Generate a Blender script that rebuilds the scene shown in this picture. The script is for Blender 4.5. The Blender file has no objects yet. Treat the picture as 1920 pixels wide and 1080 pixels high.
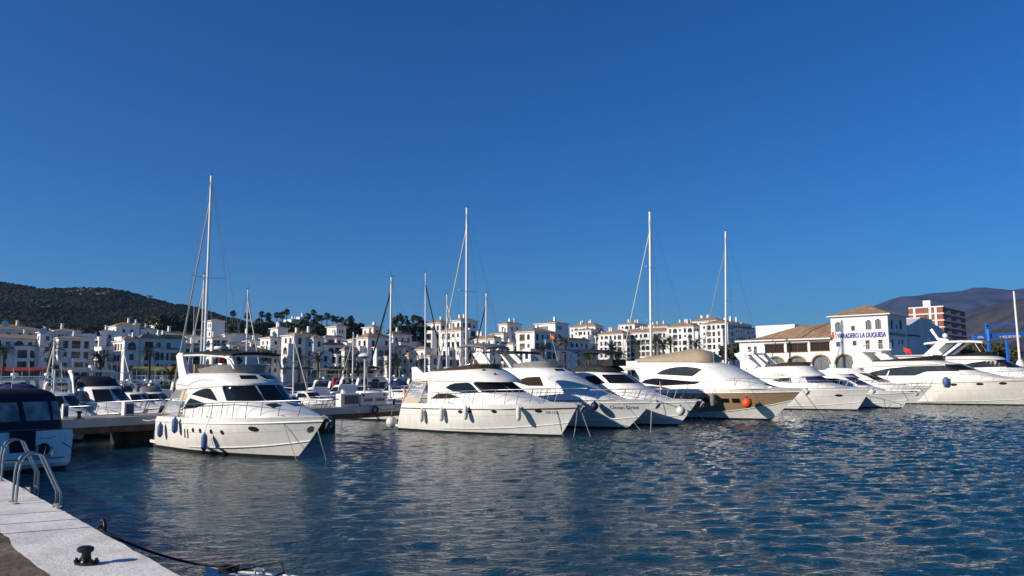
import bpy, bmesh, math, random
import numpy as np
from mathutils import Vector, Matrix
from mathutils.bvhtree import BVHTree
R = math.radians
scene = bpy.context.scene
col = scene.collection
random.seed(11)

# ------------------------------------------------------------------ camera
CAM_H, FPX, YHOR, ROLL = 4.2, 1443.0, 700.0, 0.007      # eye height above the water (m), focal length / horizon row on a 1920 x 1080 frame
PITCH = math.atan((YHOR - 540) / FPX)
_c, _s, _cr, _sr = math.cos(PITCH), math.sin(PITCH), math.cos(ROLL), math.sin(ROLL)
cam_data = bpy.data.cameras.new('camera')
cam_data.sensor_width = 36.0
cam_data.lens = 36.0 * FPX / 1920.0
cam_data.clip_start, cam_data.clip_end = 0.1, 30000
cam = bpy.data.objects.new('camera', cam_data)
col.objects.link(cam)
_r, _u, _f = Vector((1, 0, 0)), Vector((0, -_s, _c)), Vector((0, _c, _s))
_ri, _ui = _cr * _r - _sr * _u, _sr * _r + _cr * _u
cam.matrix_world = Matrix((( _ri.x, _ui.x, -_f.x, 0), (_ri.y, _ui.y, -_f.y, 0), (_ri.z, _ui.z, -_f.z, CAM_H), (0, 0, 0, 1)))
scene.camera = cam

# ------------------------------------------------------------------ light
SUN_AZ, SUN_EL = 25.0, 22.0        # the light travels towards +X turned 25 degrees to +Y; elevation 22 degrees
_a, _e = R(SUN_AZ), R(SUN_EL)
light_dir = Vector((math.cos(_a) * math.cos(_e), math.sin(_a) * math.cos(_e), -math.sin(_e)))
sd = bpy.data.lights.new('sun', 'SUN')
sd.energy, sd.angle, sd.color = 5.0, R(0.53), (1.0, 0.90, 0.77)
sun = bpy.data.objects.new('sun', sd)
sun.rotation_euler = light_dir.to_track_quat('-Z', 'Y').to_euler()
sun.location = (-60, -30, 60)
col.objects.link(sun)
world = bpy.data.worlds.new('World')
scene.world = world
world.use_nodes = True
wn, wl = world.node_tree.nodes, world.node_tree.links
bgn = wn['Background']
sky = wn.new('ShaderNodeTexSky')
sky.sky_type = 'NISHITA'
sky.sun_disc = False
sky.sun_elevation = _e
sky.sun_rotation = math.atan2(-light_dir.x, -light_dir.y)
sky.altitude, sky.air_density, sky.dust_density, sky.ozone_density = 300, 1.0, 0.35, 4.5
hs = wn.new('ShaderNodeHueSaturation')
hs.inputs['Saturation'].default_value = 1.22
hs.inputs['Value'].default_value = 1.0
wl.new(sky.outputs[0], hs.inputs['Color'])
gr = wn.new('ShaderNodeMix'); gr.data_type = 'RGBA'; gr.blend_type = 'MULTIPLY'; gr.inputs['Factor'].default_value = 1.0
gr.inputs[7].default_value = (.39, .91, 1.30, 1)      # the camera's cool white balance, evenly over the whole sky
wl.new(hs.outputs[0], gr.inputs[6])
wl.new(gr.outputs[2], bgn.inputs[0])
bgn.inputs[1].default_value = 0.070
vs = scene.view_settings
vs.view_transform, vs.look, vs.exposure, vs.gamma = 'Standard', 'None', 0.15, 1.0
scene.cycles.use_denoising = True
scene.cycles.max_bounces = 6
scene.cycles.volume_bounces = 0
scene.cycles.sample_clamp_indirect = 2.5

# ------------------------------------------------------------------ pixels (1920 x 1080) to places
def ray(x, y):
    a, b = (x - 960) / FPX, (540 - y) / FPX
    a, b = a * _cr + b * _sr, -a * _sr + b * _cr
    return Vector((a, _c - b * _s, _s + b * _c))
def at_z(x, y, z=0.0):
    d = ray(x, y); k = (z - CAM_H) / d.z
    return Vector((d.x * k, d.y * k, z))
def at_d(x, y, Y):
    d = ray(x, y); k = Y / d.y
    return Vector((d.x * k, Y, CAM_H + d.z * k))
def proj(p):
    z = p[2] - CAM_H
    dep, up = p[1] * _c + z * _s, -p[1] * _s + z * _c
    a, b = p[0] / dep, up / dep
    a, b = a * _cr - b * _sr, a * _sr + b * _cr
    return 960 + FPX * a, 540 - FPX * b
HEAD = -42.0                                   # the boats' heading; the whole marina is laid out on this grid
HV = Vector((math.cos(R(HEAD)), math.sin(R(HEAD)), 0))        # out from the pier
UV = Vector((-HV.y, HV.x, 0))                                  # along the pier, away from the camera

# ------------------------------------------------------------------ materials
def material(name, c, rough=0.6, metal=0.0, var=0.0, vscale=2.0, bump=0.0, bscale=30.0, coat=0.0, c2=None, spec=0.5, alpha=1.0, detail=4.0, stretch=None, trans=0.0, ior=1.45, emit=0.0, lo=0.35, hi=0.65):
    m = bpy.data.materials.new(name); m.use_nodes = True
    nt = m.node_tree; n, l = nt.nodes, nt.links
    b = n['Principled BSDF']
    c = tuple(c) + (1,) if len(c) == 3 else c
    b.inputs['Base Color'].default_value = c
    b.inputs['Roughness'].default_value = rough
    b.inputs['Metallic'].default_value = metal
    b.inputs['Specular IOR Level'].default_value = spec
    b.inputs['Coat Weight'].default_value = coat
    b.inputs['Coat Roughness'].default_value = 0.16
    b.inputs['Alpha'].default_value = alpha
    b.inputs['Transmission Weight'].default_value = trans
    b.inputs['IOR'].default_value = ior
    if var or c2 or bump:
        tc = n.new('ShaderNodeTexCoord')
        vec = tc.outputs['Object']
        if stretch:
            mp = n.new('ShaderNodeMapping'); mp.inputs['Scale'].default_value = stretch
            l.new(vec, mp.inputs[0]); vec = mp.outputs[0]
    if var or c2:
        nz = n.new('ShaderNodeTexNoise'); nz.inputs['Scale'].default_value = vscale; nz.inputs['Detail'].default_value = detail
        l.new(vec, nz.inputs['Vector'])
        rp = n.new('ShaderNodeValToRGB')
        e = rp.color_ramp.elements
        e[0].position, e[1].position = lo, hi
        d = c2 if c2 else tuple(max(0, x * (1 - var)) for x in c[:3])
        e[0].color, e[1].color = tuple(d[:3]) + (1,), c
        l.new(nz.outputs['Fac'], rp.inputs[0]); l.new(rp.outputs[0], b.inputs['Base Color'])
    if bump:
        nb = n.new('ShaderNodeTexNoise'); nb.inputs['Scale'].default_value = bscale; nb.inputs['Detail'].default_value = 5
        l.new(vec, nb.inputs['Vector'])
        bp = n.new('ShaderNodeBump'); bp.inputs['Strength'].default_value = bump; bp.inputs['Distance'].default_value = 0.05
        l.new(nb.outputs['Fac'], bp.inputs['Height']); l.new(bp.outputs[0], b.inputs['Normal'])
    return m
M = {}
def mk(key, *a, **k): M[key] = material(key, *a, **k); return M[key]
mk('gelcoat', (.81, .78, .73), .34, var=.13, vscale=1.6, coat=.15, stretch=(2.2, 2.2, .35), detail=7, lo=.28)
mk('gelcoat_cool', (.79, .785, .76), .36, var=.13, vscale=1.5, coat=.12, stretch=(2.2, 2.2, .35), detail=7, lo=.28)
mk('gelcoat_cream', (.81, .765, .68), .36, var=.12, vscale=1.3, coat=.12, stretch=(2.2, 2.2, .35), detail=7, lo=.28)
mk('tan_hull', (.36, .24, .14), .22, var=.08, vscale=.8, coat=.5)
mk('antifoul', (.012, .014, .02), .6, var=.5, vscale=5)
mk('deck', (.72, .70, .66), .6, var=.1, vscale=4, bump=.1, bscale=60)
mk('teak', (.34, .21, .11), .6, var=.35, vscale=6, stretch=(1, 12, 1))
mk('smoked_glass', (.008, .009, .012), .08, spec=.32)
mk('grey_glass', (.04, .045, .05), .07, spec=.45, var=.5, vscale=.4)
mk('brown_glass', (.04, .022, .014), .12, spec=.25)
mk('vinyl_window', (.30, .33, .35), .22, c2=(.10, .12, .14), vscale=1.8, spec=.4)
mk('rail_steel', (.28, .28, .29), .36, .9)
mk('clear_vinyl', (.55, .58, .6), .12, alpha=.38, spec=.8)
mk('screen_grey', (.30, .29, .27), .3, var=.2, vscale=2)
mk('screen_brown', (.10, .06, .04), .25, var=.3, vscale=2)
mk('screen_dark', (.035, .03, .03), .15, var=.3, vscale=2)
mk('chrome', (.72, .72, .72), .16, 1.0)
mk('steel', (.42, .42, .42), .30, .9, var=.2, vscale=9)
mk('aluminium', (.66, .65, .62), .38, .55, var=.1, vscale=3)
mk('mast_white', (.74, .73, .70), .35, var=.06, vscale=2)
mk('black_canvas', (.012, .012, .014), .75, bump=.25, bscale=14)
mk('navy_canvas', (.006, .008, .024), .75, var=.3, vscale=5, bump=.25, bscale=14)
mk('blue_canvas', (.018, .03, .11), .75, var=.3, vscale=5, bump=.2, bscale=14)
mk('tan_canvas', (.40, .31, .21), .85, var=.14, vscale=2.5, bump=.3, bscale=9)
mk('cream_canvas', (.58, .47, .31), .8, var=.15, vscale=4, bump=.2, bscale=12)
mk('grey_canvas', (.20, .185, .16), .8, var=.2, vscale=4, bump=.2, bscale=12)
mk('screen_cover', (.60, .61, .62), .55, var=.12, vscale=3, bump=.25, bscale=5)
mk('fender_blue', (.07, .15, .33), .5, var=.35, vscale=7)
mk('fender_navy', (.01, .015, .07), .5, var=.3, vscale=7)
mk('fender_white', (.72, .69, .64), .45, var=.15, vscale=7)
mk('buoy_orange', (.80, .09, .025), .45, var=.12, vscale=5)
mk('rope_white', (.60, .55, .46), .9, var=.3, vscale=40)
mk('rope_dark', (.015, .015, .018), .9, var=.3, vscale=40)
mk('rope_grey', (.30, .29, .27), .9, var=.3, vscale=40)
mk('black', (.012, .012, .013), .5)
mk('iron', (.018, .022, .022), .32, .4, var=.4, vscale=14, bump=.15, bscale=40)
mk('red_flag', (.62, .035, .025), .8, var=.25, vscale=9)
mk('yellow_flag', (.75, .42, .03), .8, var=.2, vscale=9)
mk('letter_black', (.015, .015, .02), .5)
mk('letter_blue', (.03, .05, .38), .6, var=.25, vscale=4)
mk('letter_gold', (.42, .27, .10), .5)
mk('white_paint', (.76, .75, .72), .55, var=.12, vscale=3)
mk('pedestal', (.70, .69, .66), .5, var=.14, vscale=3)
mk('fascia', (.47, .48, .50), .75, var=.22, vscale=1.2, bump=.15, bscale=8, stretch=(1, 1, .35))
mk('pile_dark', (.035, .028, .022), .9, var=.5, vscale=2)
mk('stained_concrete', (.16, .115, .07), .9, c2=(.06, .045, .03), vscale=1.6, bump=.5, bscale=6, detail=8)
mk('pier_top', (.40, .34, .28), .9, var=.4, vscale=1.5, bump=.3, bscale=12)
mk('wall', (.80, .78, .75), .85, var=.09, vscale=.35, bump=.1, bscale=4)
mk('wall_cream', (.72, .62, .46), .85, var=.1, vscale=.35)
mk('wall_old', (.70, .69, .68), .85, var=.16, vscale=.3)
mk('brick_red', (.34, .11, .06), .9, var=.2, vscale=1.5)
mk('pane', (.025, .03, .04), .09, var=.6, vscale=.25, spec=.6)
mk('pane_shutter', (.10, .055, .035), .6, var=.4, vscale=.6)
mk('pane_grey', (.16, .17, .18), .3, var=.4, vscale=.5)
mk('timber', (.16, .075, .035), .7, var=.3, vscale=3)
mk('rail_iron', (.03, .032, .035), .6)
mk('awning_red', (.26, .028, .02), .85, var=.2, vscale=1)
mk('awning_yellow', (.30, .24, .05), .85, var=.2, vscale=1)
mk('awning_cream', (.62, .58, .5), .85, var=.2, vscale=1)
mk('parasol', (.012, .012, .013), .85)
mk('arch_trim', (.40, .25, .11), .85, var=.2, vscale=2)
mk('blue_steel', (.02, .16, .62), .4, var=.12, vscale=2)
mk('trunk', (.13, .095, .065), .95, var=.5, vscale=6, bump=.6, bscale=10)
mk('frond', (.050, .075, .026), .6, c2=(.022, .036, .014), vscale=1.3)
mk('frond_dry', (.15, .11, .05), .8, var=.4, vscale=2)
mk('leaf', (.040, .062, .022), .8, spec=.2, c2=(.014, .026, .011), vscale=.5)
mk('leaf_olive', (.075, .075, .03), .8, spec=.2, c2=(.03, .035, .016), vscale=.5)
mk('scrub', (.046, .048, .018), .95, c2=(.015, .021, .009), vscale=.02, spec=0, detail=8)
mk('hill_ground', (.056, .054, .022), .95, c2=(.015, .021, .009), vscale=.03, detail=12, spec=0)
mk('boulder', (.21, .17, .125), .95, var=.4, vscale=.2)
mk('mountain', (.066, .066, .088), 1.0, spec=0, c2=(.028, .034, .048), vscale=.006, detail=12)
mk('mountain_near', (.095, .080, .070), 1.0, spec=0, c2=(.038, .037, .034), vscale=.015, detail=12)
mk('ground', (.20, .18, .15), .95, var=.3, vscale=.05)
mk('dish', (.66, .66, .66), .5)
mk('plastic_grey', (.32, .33, .32), .5, var=.1, vscale=5)
mk('panel_blue', (.015, .02, .085), .35)

def tile_material():
    m = material('roof_tile', (.40, .25, .135), .9, c2=(.25, .15, .082), vscale=1.1, detail=8)
    nt = m.node_tree; n, l = nt.nodes, nt.links
    tc = n.new('ShaderNodeTexCoord')
    wv = n.new('ShaderNodeTexWave'); wv.wave_type = 'BANDS'; wv.bands_direction = 'DIAGONAL'
    wv.inputs['Scale'].default_value = 1.1; wv.inputs['Distortion'].default_value = .6
    l.new(tc.outputs['Object'], wv.inputs['Vector'])
    bp = n.new('ShaderNodeBump'); bp.inputs['Strength'].default_value = .7; bp.inputs['Distance'].default_value = .12
    l.new(wv.outputs['Fac'], bp.inputs['Height']); l.new(bp.outputs[0], n['Principled BSDF'].inputs['Normal'])
    return m
M['tile'] = tile_material()

# ------------------------------------------------------------------ mesh collecting
class MB:
    def __init__(s): s.v, s.f, s.m = [], [], []
    def face(s, pts, mi=0):
        k = len(s.v); s.v += [tuple(p) for p in pts]; s.f.append(tuple(range(k, k + len(pts)))); s.m.append(mi)
    def add(s, verts, faces, mi=0):
        k = len(s.v); s.v += [tuple(p) for p in verts]
        for f in faces: s.f.append(tuple(i + k for i in f)); s.m.append(mi)
    def box(s, x0, x1, y0, y1, z0, z1, mi=0):
        s.add([(x0, y0, z0), (x1, y0, z0), (x1, y1, z0), (x0, y1, z0), (x0, y0, z1), (x1, y0, z1), (x1, y1, z1), (x0, y1, z1)],
              [(0, 3, 2, 1), (4, 5, 6, 7), (0, 1, 5, 4), (1, 2, 6, 5), (2, 3, 7, 6), (3, 0, 4, 7)], mi)
    def tube(s, pts, r, sides=6, mi=0, caps=True, r1=None):
        pts = [Vector(p) for p in pts]; n = len(pts); k = len(s.v)
        for i, p in enumerate(pts):
            t = (pts[min(i + 1, n - 1)] - pts[max(i - 1, 0)])
            if t.length < 1e-9: t = Vector((0, 0, 1))
            t.normalize()
            a = Vector((0, 0, 1)) if abs(t.z) < .9 else Vector((1, 0, 0))
            e1 = t.cross(a).normalized(); e2 = t.cross(e1)
            rr = r if r1 is None else r + (r1 - r) * i / max(1, n - 1)
            for j in range(sides):
                q = 2 * math.pi * j / sides
                s.v.append(tuple(p + rr * (math.cos(q) * e1 + math.sin(q) * e2)))
        for i in range(n - 1):
            for j in range(sides):
                j2 = (j + 1) % sides
                s.f.append((k + i * sides + j, k + i * sides + j2, k + (i + 1) * sides + j2, k + (i + 1) * sides + j)); s.m.append(mi)
        if caps:
            s.f.append(tuple(k + j for j in range(sides - 1, -1, -1))); s.m.append(mi)
            s.f.append(tuple(k + (n - 1) * sides + j for j in range(sides))); s.m.append(mi)
    def lathe(s, prof, sides=14, o=(0, 0, 0), mi=0, axis='z'):
        k = len(s.v); n = len(prof)
        for r, z in prof:
            for j in range(sides):
                q = 2 * math.pi * j / sides
                a, b = r * math.cos(q), r * math.sin(q)
                p = (a, b, z) if axis == 'z' else ((z, a, b) if axis == 'x' else (a, z, b))
                s.v.append((o[0] + p[0], o[1] + p[1], o[2] + p[2]))
        for i in range(n - 1):
            for j in range(sides):
                j2 = (j + 1) % sides
                s.f.append((k + i * sides + j, k + i * sides + j2, k + (i + 1) * sides + j2, k + (i + 1) * sides + j)); s.m.append(mi)
    def grid(s, rows, mi=0, close=False):
        k = len(s.v); n, m = len(rows), len(rows[0])
        for r in rows: s.v += [tuple(p) for p in r]
        for i in range(n - 1):
            for j in range(m if close else m - 1):
                j2 = (j + 1) % m
                s.f.append((k + i * m + j, k + i * m + j2, k + (i + 1) * m + j2, k + (i + 1) * m + j))
                s.m.append(mi(i, j) if callable(mi) else mi)
    def slab(s, poly, y0, y1, mi=0, plane='xz'):
        """a polygon given in one plane, extruded along the third axis"""
        n = len(poly)
        def P(a, b, t): return (a, t, b) if plane == 'xz' else ((t, a, b) if plane == 'yz' else (a, b, t))
        vs = [P(a, b, y0) for a, b in poly] + [P(a, b, y1) for a, b in poly]
        fs = [tuple(range(n)), tuple(range(2 * n - 1, n - 1, -1))] + [(i, i + n, (i + 1) % n + n, (i + 1) % n) for i in range(n)]
        s.add(vs, fs, mi)
    def ball(s, c, r, u=10, v=6, mi=0, sx=1, sy=1, sz=1):
        rows = []
        for i in range(v + 1):
            t = math.pi * i / v
            rows.append([(c[0] + sx * r * math.sin(t) * math.cos(2 * math.pi * j / u), c[1] + sy * r * math.sin(t) * math.sin(2 * math.pi * j / u), c[2] - sz * r * math.cos(t)) for j in range(u)])
        s.grid(rows, mi, True)
    def mesh(s, name, mats, smooth=None):
        me = bpy.data.meshes.new(name)
        me.from_pydata(s.v, [], s.f)
        for m in (mats if isinstance(mats, (list, tuple)) else [mats]): me.materials.append(M[m] if isinstance(m, str) else m)
        if any(s.m): me.polygons.foreach_set('material_index', s.m)
        bm = bmesh.new(); bm.from_mesh(me)
        bmesh.ops.remove_doubles(bm, verts=bm.verts, dist=1e-4)
        bmesh.ops.recalc_face_normals(bm, faces=bm.faces)
        bm.to_mesh(me); bm.free()
        if smooth:
            me.polygons.foreach_set('use_smooth', [True] * len(me.polygons))
            me.set_sharp_from_angle(angle=R(smooth))
        me.update()
        return me
    def build(s, name, mats, parent=None, smooth=None):
        return link(name, s.mesh(name, mats, smooth), parent)
def link(name, me, parent=None, loc=None, rz=None):
    o = bpy.data.objects.new(name, me); col.objects.link(o)
    if parent is not None: o.parent = parent
    if loc is not None: o.location = loc
    if rz is not None: o.rotation_euler.z = rz
    return o
def tag(o, label, cat, group=None):
    o['label'] = label; o['category'] = cat
    if group: o['group'] = group
    return o
def structure(o, label=None):
    o['kind'] = 'structure'
    if label: o['label'] = label
    return o
def thing(name, label, cat, loc=(0, 0, 0), rz=0.0, group=None):
    o = bpy.data.objects.new(name, None); col.objects.link(o)
    o.empty_display_size = .3
    o.location = loc; o.rotation_euler = (0, 0, rz)
    return tag(o, label, cat, group)
def copy_thing(root, loc, rz, scale=None, label=None):
    r = root.copy(); col.objects.link(r); r.location = loc; r.rotation_euler.z = rz
    if scale: r.scale = scale if hasattr(scale, '__len__') else (scale,) * 3
    if label: r['label'] = label
    for ch in list(root.children):
        c = ch.copy(); col.objects.link(c); c.parent = r
        for g in list(ch.children):
            d = g.copy(); col.objects.link(d); d.parent = c
    return r
def lettering(name, text, size, mat, parent, loc, rot, extrude=.004, shear=0.0, align='CENTER', sx=1.0, bold=0.0):
    cu = bpy.data.curves.new('lettering', 'FONT')
    cu.body, cu.size, cu.extrude, cu.shear, cu.align_x = text, size, extrude, shear, align
    cu.offset = bold
    t = bpy.data.objects.new('lettering', cu); col.objects.link(t)
    me = bpy.data.meshes.new_from_object(t.evaluated_get(bpy.context.evaluated_depsgraph_get()))
    bpy.data.objects.remove(t); bpy.data.curves.remove(cu)
    me.materials.clear(); me.materials.append(M[mat])
    o = link(name, me, parent); o.location = loc; o.rotation_euler = rot; o.scale.x = sx
    return o
# ================================================================== the setting
def fbm2(x, y, seed, octaves=5, base=1.0):
    """smooth value noise on numpy arrays"""
    rs = np.random.RandomState(seed); tab = rs.rand(256, 256)
    out = np.zeros_like(x, dtype=float); amp, tot = 1.0, 0.0
    for o in range(octaves):
        fx, fy = x * base * 2 ** o + 17.3 * o, y * base * 2 ** o + 9.1 * o
        ix, iy = np.floor(fx).astype(int), np.floor(fy).astype(int)
        tx, ty = fx - ix, fy - iy
        tx, ty = tx * tx * (3 - 2 * tx), ty * ty * (3 - 2 * ty)
        g = lambda a, b: tab[a % 256, b % 256]
        v = (g(ix, iy) * (1 - tx) + g(ix + 1, iy) * tx) * (1 - ty) + (g(ix, iy + 1) * (1 - tx) + g(ix + 1, iy + 1) * tx) * ty
        out += amp * v; tot += amp; amp *= .5
    return out / tot - .5
def grid_mesh(name, X, Y, Z, mat, smooth=True):
    n, m = X.shape
    me = bpy.data.meshes.new(name)
    v = np.stack([X, Y, Z], -1).reshape(-1, 3)
    idx = np.arange(n * m).reshape(n, m)
    q = np.stack([idx[:-1, :-1], idx[:-1, 1:], idx[1:, 1:], idx[1:, :-1]], -1).reshape(-1, 4)
    me.from_pydata(v.tolist(), [], q.tolist())
    me.materials.append(M[mat] if isinstance(mat, str) else mat)
    if smooth: me.polygons.foreach_set('use_smooth', [True] * len(me.polygons))
    me.update()
    return me

# ---- water
def water_material():
    m = bpy.data.materials.new('harbour_water'); m.use_nodes = True
    nt = m.node_tree; n, l = nt.nodes, nt.links
    b = n['Principled BSDF']
    b.inputs['Base Color'].default_value = (.002, .034, .047, 1)
    b.inputs['Roughness'].default_value = .045
    b.inputs['IOR'].default_value = 1.33
    b.inputs['Specular IOR Level'].default_value = .36
    tc = n.new('ShaderNodeTexCoord')
    # calmer in the lee of the near yachts, rougher in the open fairway, with drifting cat's-paws
    sx = n.new('ShaderNodeSeparateXYZ'); l.new(tc.outputs['Object'], sx.inputs[0])
    mr = n.new('ShaderNodeMapRange'); l.new(sx.outputs['X'], mr.inputs['Value'])
    for k, v in (('From Min', -6), ('From Max', 24), ('To Min', .7), ('To Max', 1.15)): mr.inputs[k].default_value = v
    gz = n.new('ShaderNodeTexNoise'); gz.inputs['Scale'].default_value = .07; gz.inputs['Detail'].default_value = 2
    l.new(tc.outputs['Object'], gz.inputs['Vector'])
    gm = n.new('ShaderNodeMapRange'); l.new(gz.outputs['Fac'], gm.inputs['Value'])
    for k, v in (('From Min', .3), ('From Max', .7), ('To Min', .75), ('To Max', 1.25)): gm.inputs[k].default_value = v
    gust = n.new('ShaderNodeMath'); gust.operation = 'MULTIPLY'
    l.new(mr.outputs[0], gust.inputs[0]); l.new(gm.outputs[0], gust.inputs[1])
    def layer(scale, rot, strength, dist, prev=None, detail=4, stretch=(1, 1, 1)):
        mp = n.new('ShaderNodeMapping'); mp.inputs['Rotation'].default_value = (0, 0, R(rot)); mp.inputs['Scale'].default_value = stretch
        l.new(tc.outputs['Object'], mp.inputs[0])
        z = n.new('ShaderNodeTexNoise'); z.inputs['Scale'].default_value = scale; z.inputs['Detail'].default_value = detail; z.inputs['Roughness'].default_value = .55
        z.inputs['Distortion'].default_value = .6
        l.new(mp.outputs[0], z.inputs['Vector'])
        bp = n.new('ShaderNodeBump'); bp.inputs['Strength'].default_value = strength; bp.inputs['Distance'].default_value = dist
        mul = n.new('ShaderNodeMath'); mul.operation = 'MULTIPLY'
        l.new(z.outputs['Fac'], mul.inputs[0]); l.new(gust.outputs[0], mul.inputs[1]); l.new(mul.outputs[0], bp.inputs['Height'])
        if prev: l.new(prev.outputs[0], bp.inputs['Normal'])
        return bp
    b1 = layer(3.6, 10, 1.0, .13, None, 4, (.72, 1.15, 1))
    b2 = layer(9.5, -14, 1.0, .038, b1, 3, (.7, 1.2, 1))
    l.new(b2.outputs[0], b.inputs['Normal'])
    return m
M['water'] = water_material()
rs = np.random.RandomState(5)
WAVES = []
for i in range(52):
    lam = 0.5 * (1.5 / 0.5) ** rs.rand()
    WAVES.append((lam, R(-78 + rs.normal(0, 32)), rs.rand() * 6.28))
def swell(X, Y, xe, ymax):
    Z = np.zeros_like(X)
    for lam, ang, ph in WAVES:
        Z += .0034 * lam * np.sin((X * math.cos(ang) + Y * math.sin(ang)) * 2 * math.pi / lam + ph)
    Z *= np.clip((xe - np.abs(X)) / 4, 0, 1) * np.clip((ymax - Y) / 6, 0, 1) * np.interp(X + .25 * Y, [2, 22], [.65, 2.0])
    return Z * (.75 + fbm2(X + 200, Y + 200, 3, 3, .05))
wroot = bpy.data.objects.new('water', None); col.objects.link(wroot); structure(wroot)
WB = ((7.0, 30.0, 24.0, .12, .11), (30.0, 66.0, 48.0, .16, .19), (66.0, 128.0, 92.0, .34, .42))
mb = MB()
for y0, y1, xe, dx, dy in WB:
    X, Y = np.meshgrid(np.linspace(-xe, xe, int(2 * xe / dx) + 1), np.linspace(y0, y1, int((y1 - y0) / dy) + 1))
    link('surface', grid_mesh('surface', X, Y, swell(X, Y, xe, 128.0), 'water'), wroot)
    for a, b_ in ((-1500, -xe), (xe, 1500)): mb.face([(a, y0, 0), (b_, y0, 0), (b_, y1, 0), (a, y1, 0)])
for a, b_ in ((-60, 7.0), (128.0, 420)): mb.face([(-1500, a, 0), (1500, a, 0), (1500, b_, 0), (-1500, b_, 0)])
structure(mb.build('open_water', 'water'))

# ---- land behind the harbour
LAND_Z = 1.9
shore = [(-1400, 182), (-96, 182), (-34, 232), (26, 238), (40, 152), (66, 122), (120, 128), (1400, 128), (1400, 8400), (-1400, 8400)]
mb = MB(); mb.slab(shore, -2, LAND_Z, plane='xy')
structure(mb.build('ground', 'ground'))

def ridge(name, mat, pts, Y, y0, y1, nx, ny, seed, rough, base, power=1.0, z0=0.0):
    """a hill as a height field: its crest line runs at distance Y, falling to the front (y0) and the back (y1)"""
    P = [at_d(x, y, Y) for x, y in pts]
    px, pz = np.array([p.x for p in P]), np.array([p.z for p in P])
    X, Yg = np.meshgrid(np.linspace(px[0], px[-1], nx), np.concatenate([np.linspace(y0, Y, int(ny * .75)), np.linspace(Y, y1, ny - int(ny * .75) + 1)[1:]]))
    crest = np.interp(X, px, pz)
    t = np.where(Yg < Y, np.clip((Yg - y0) / (Y - y0), 0, 1), np.clip((y1 - Yg) / (y1 - Y), 0, 1))
    prof = np.where(Yg < Y, t ** power, np.sin(t * math.pi / 2))
    nz = fbm2(X, Yg, seed, 6, base) * rough
    Z = z0 + (crest - z0) * prof + nz * np.clip(t * 3, 0, 1) * np.clip(np.abs(Yg - Y) / (.3 * (Y - y0)), .16, 1)
    o = link(name, grid_mesh(name, X, Yg, Z, mat))
    return structure(o), (X, Yg, Z)
hill, hg = ridge('hill', 'hill_ground', [(-700, 560), (-300, 515), (-120, 512), (0, 529), (40, 536), (80, 543), (120, 541), (160, 540), (200, 541), (232, 546), (262, 556), (290, 563), (312, 570), (345, 573), (375, 581), (405, 593), (440, 601), (480, 607), (540, 614), (620, 630), (720, 660), (800, 690)],
                 820, 330, 1500, 170, 90, 4, 16, .012, z0=2)
ridge_o, rg = ridge('terrain', 'hill_ground', [(330, 690), (380, 640), (420, 618), (470, 610), (520, 609), (560, 606), (600, 612), (650, 622), (700, 631), (760, 640), (830, 655), (900, 690)], 345, 268, 430, 80, 40, 9, 4, .03, z0=2)
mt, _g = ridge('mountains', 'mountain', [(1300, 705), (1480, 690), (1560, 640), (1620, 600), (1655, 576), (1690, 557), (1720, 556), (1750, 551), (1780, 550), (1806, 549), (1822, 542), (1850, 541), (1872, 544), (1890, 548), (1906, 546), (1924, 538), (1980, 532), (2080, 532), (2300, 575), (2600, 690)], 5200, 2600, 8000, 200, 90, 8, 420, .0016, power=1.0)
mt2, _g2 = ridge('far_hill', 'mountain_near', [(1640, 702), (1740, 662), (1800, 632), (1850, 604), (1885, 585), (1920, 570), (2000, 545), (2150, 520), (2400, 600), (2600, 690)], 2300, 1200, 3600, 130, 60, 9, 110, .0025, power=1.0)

# scrub on the hill: too many bushes to count
def bushes(name, g, mat, n, seed, smin, smax, ylim):
    X, Yg, Z = g; rs = np.random.RandomState(seed)
    ico = bmesh.new(); bmesh.ops.create_icosphere(ico, subdivisions=1, radius=1)
    iv = np.array([v.co[:] for v in ico.verts]); fi = [[v.index for v in f.verts] for f in ico.faces]; ico.free()
    V, Fc = [], []
    xa, ya = X[0], Yg[:, 0]
    for k in range(n):
        x, y = rs.uniform(xa[0], xa[-1]), rs.uniform(ylim[0], ylim[1])
        i, j = min(max(int(np.searchsorted(ya, y)) - 1, 0), len(ya) - 2), min(max(int(np.searchsorted(xa, x)) - 1, 0), len(xa) - 2)
        ty, tx = (y - ya[i]) / (ya[i + 1] - ya[i]), (x - xa[j]) / (xa[j + 1] - xa[j])
        z = (Z[i, j] * (1 - tx) + Z[i, j + 1] * tx) * (1 - ty) + (Z[i + 1, j] * (1 - tx) + Z[i + 1, j + 1] * tx) * ty
        r = rs.uniform(smin, smax)
        p = iv * (r * rs.uniform(.8, 1.5), r * rs.uniform(.8, 1.5), r * rs.uniform(.6, 1.1)) * rs.uniform(.7, 1.25, (len(iv), 1)) + (x, y, z + r * .05)
        b0 = len(V) * len(iv); V.append(p); Fc += [[b0 + q for q in f] for f in fi]
    me = bpy.data.meshes.new(name); me.from_pydata(np.concatenate(V).tolist(), [], Fc)
    me.materials.append(M[mat]); me.update()
    o = link(name, me); o['kind'] = 'stuff'
    return o
o = bushes('scrub', hg, 'scrub', 26000, 4, .7, 2.0, (400, 840)); o['label'] = 'dark green scrub covering the hill behind the white town'
o = bushes('undergrowth', rg, 'leaf', 1500, 6, .8, 2.0, (275, 350)); o['label'] = 'green undergrowth on the low rise behind the white houses'
rs = np.random.RandomState(9)
mb = MB()
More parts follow.
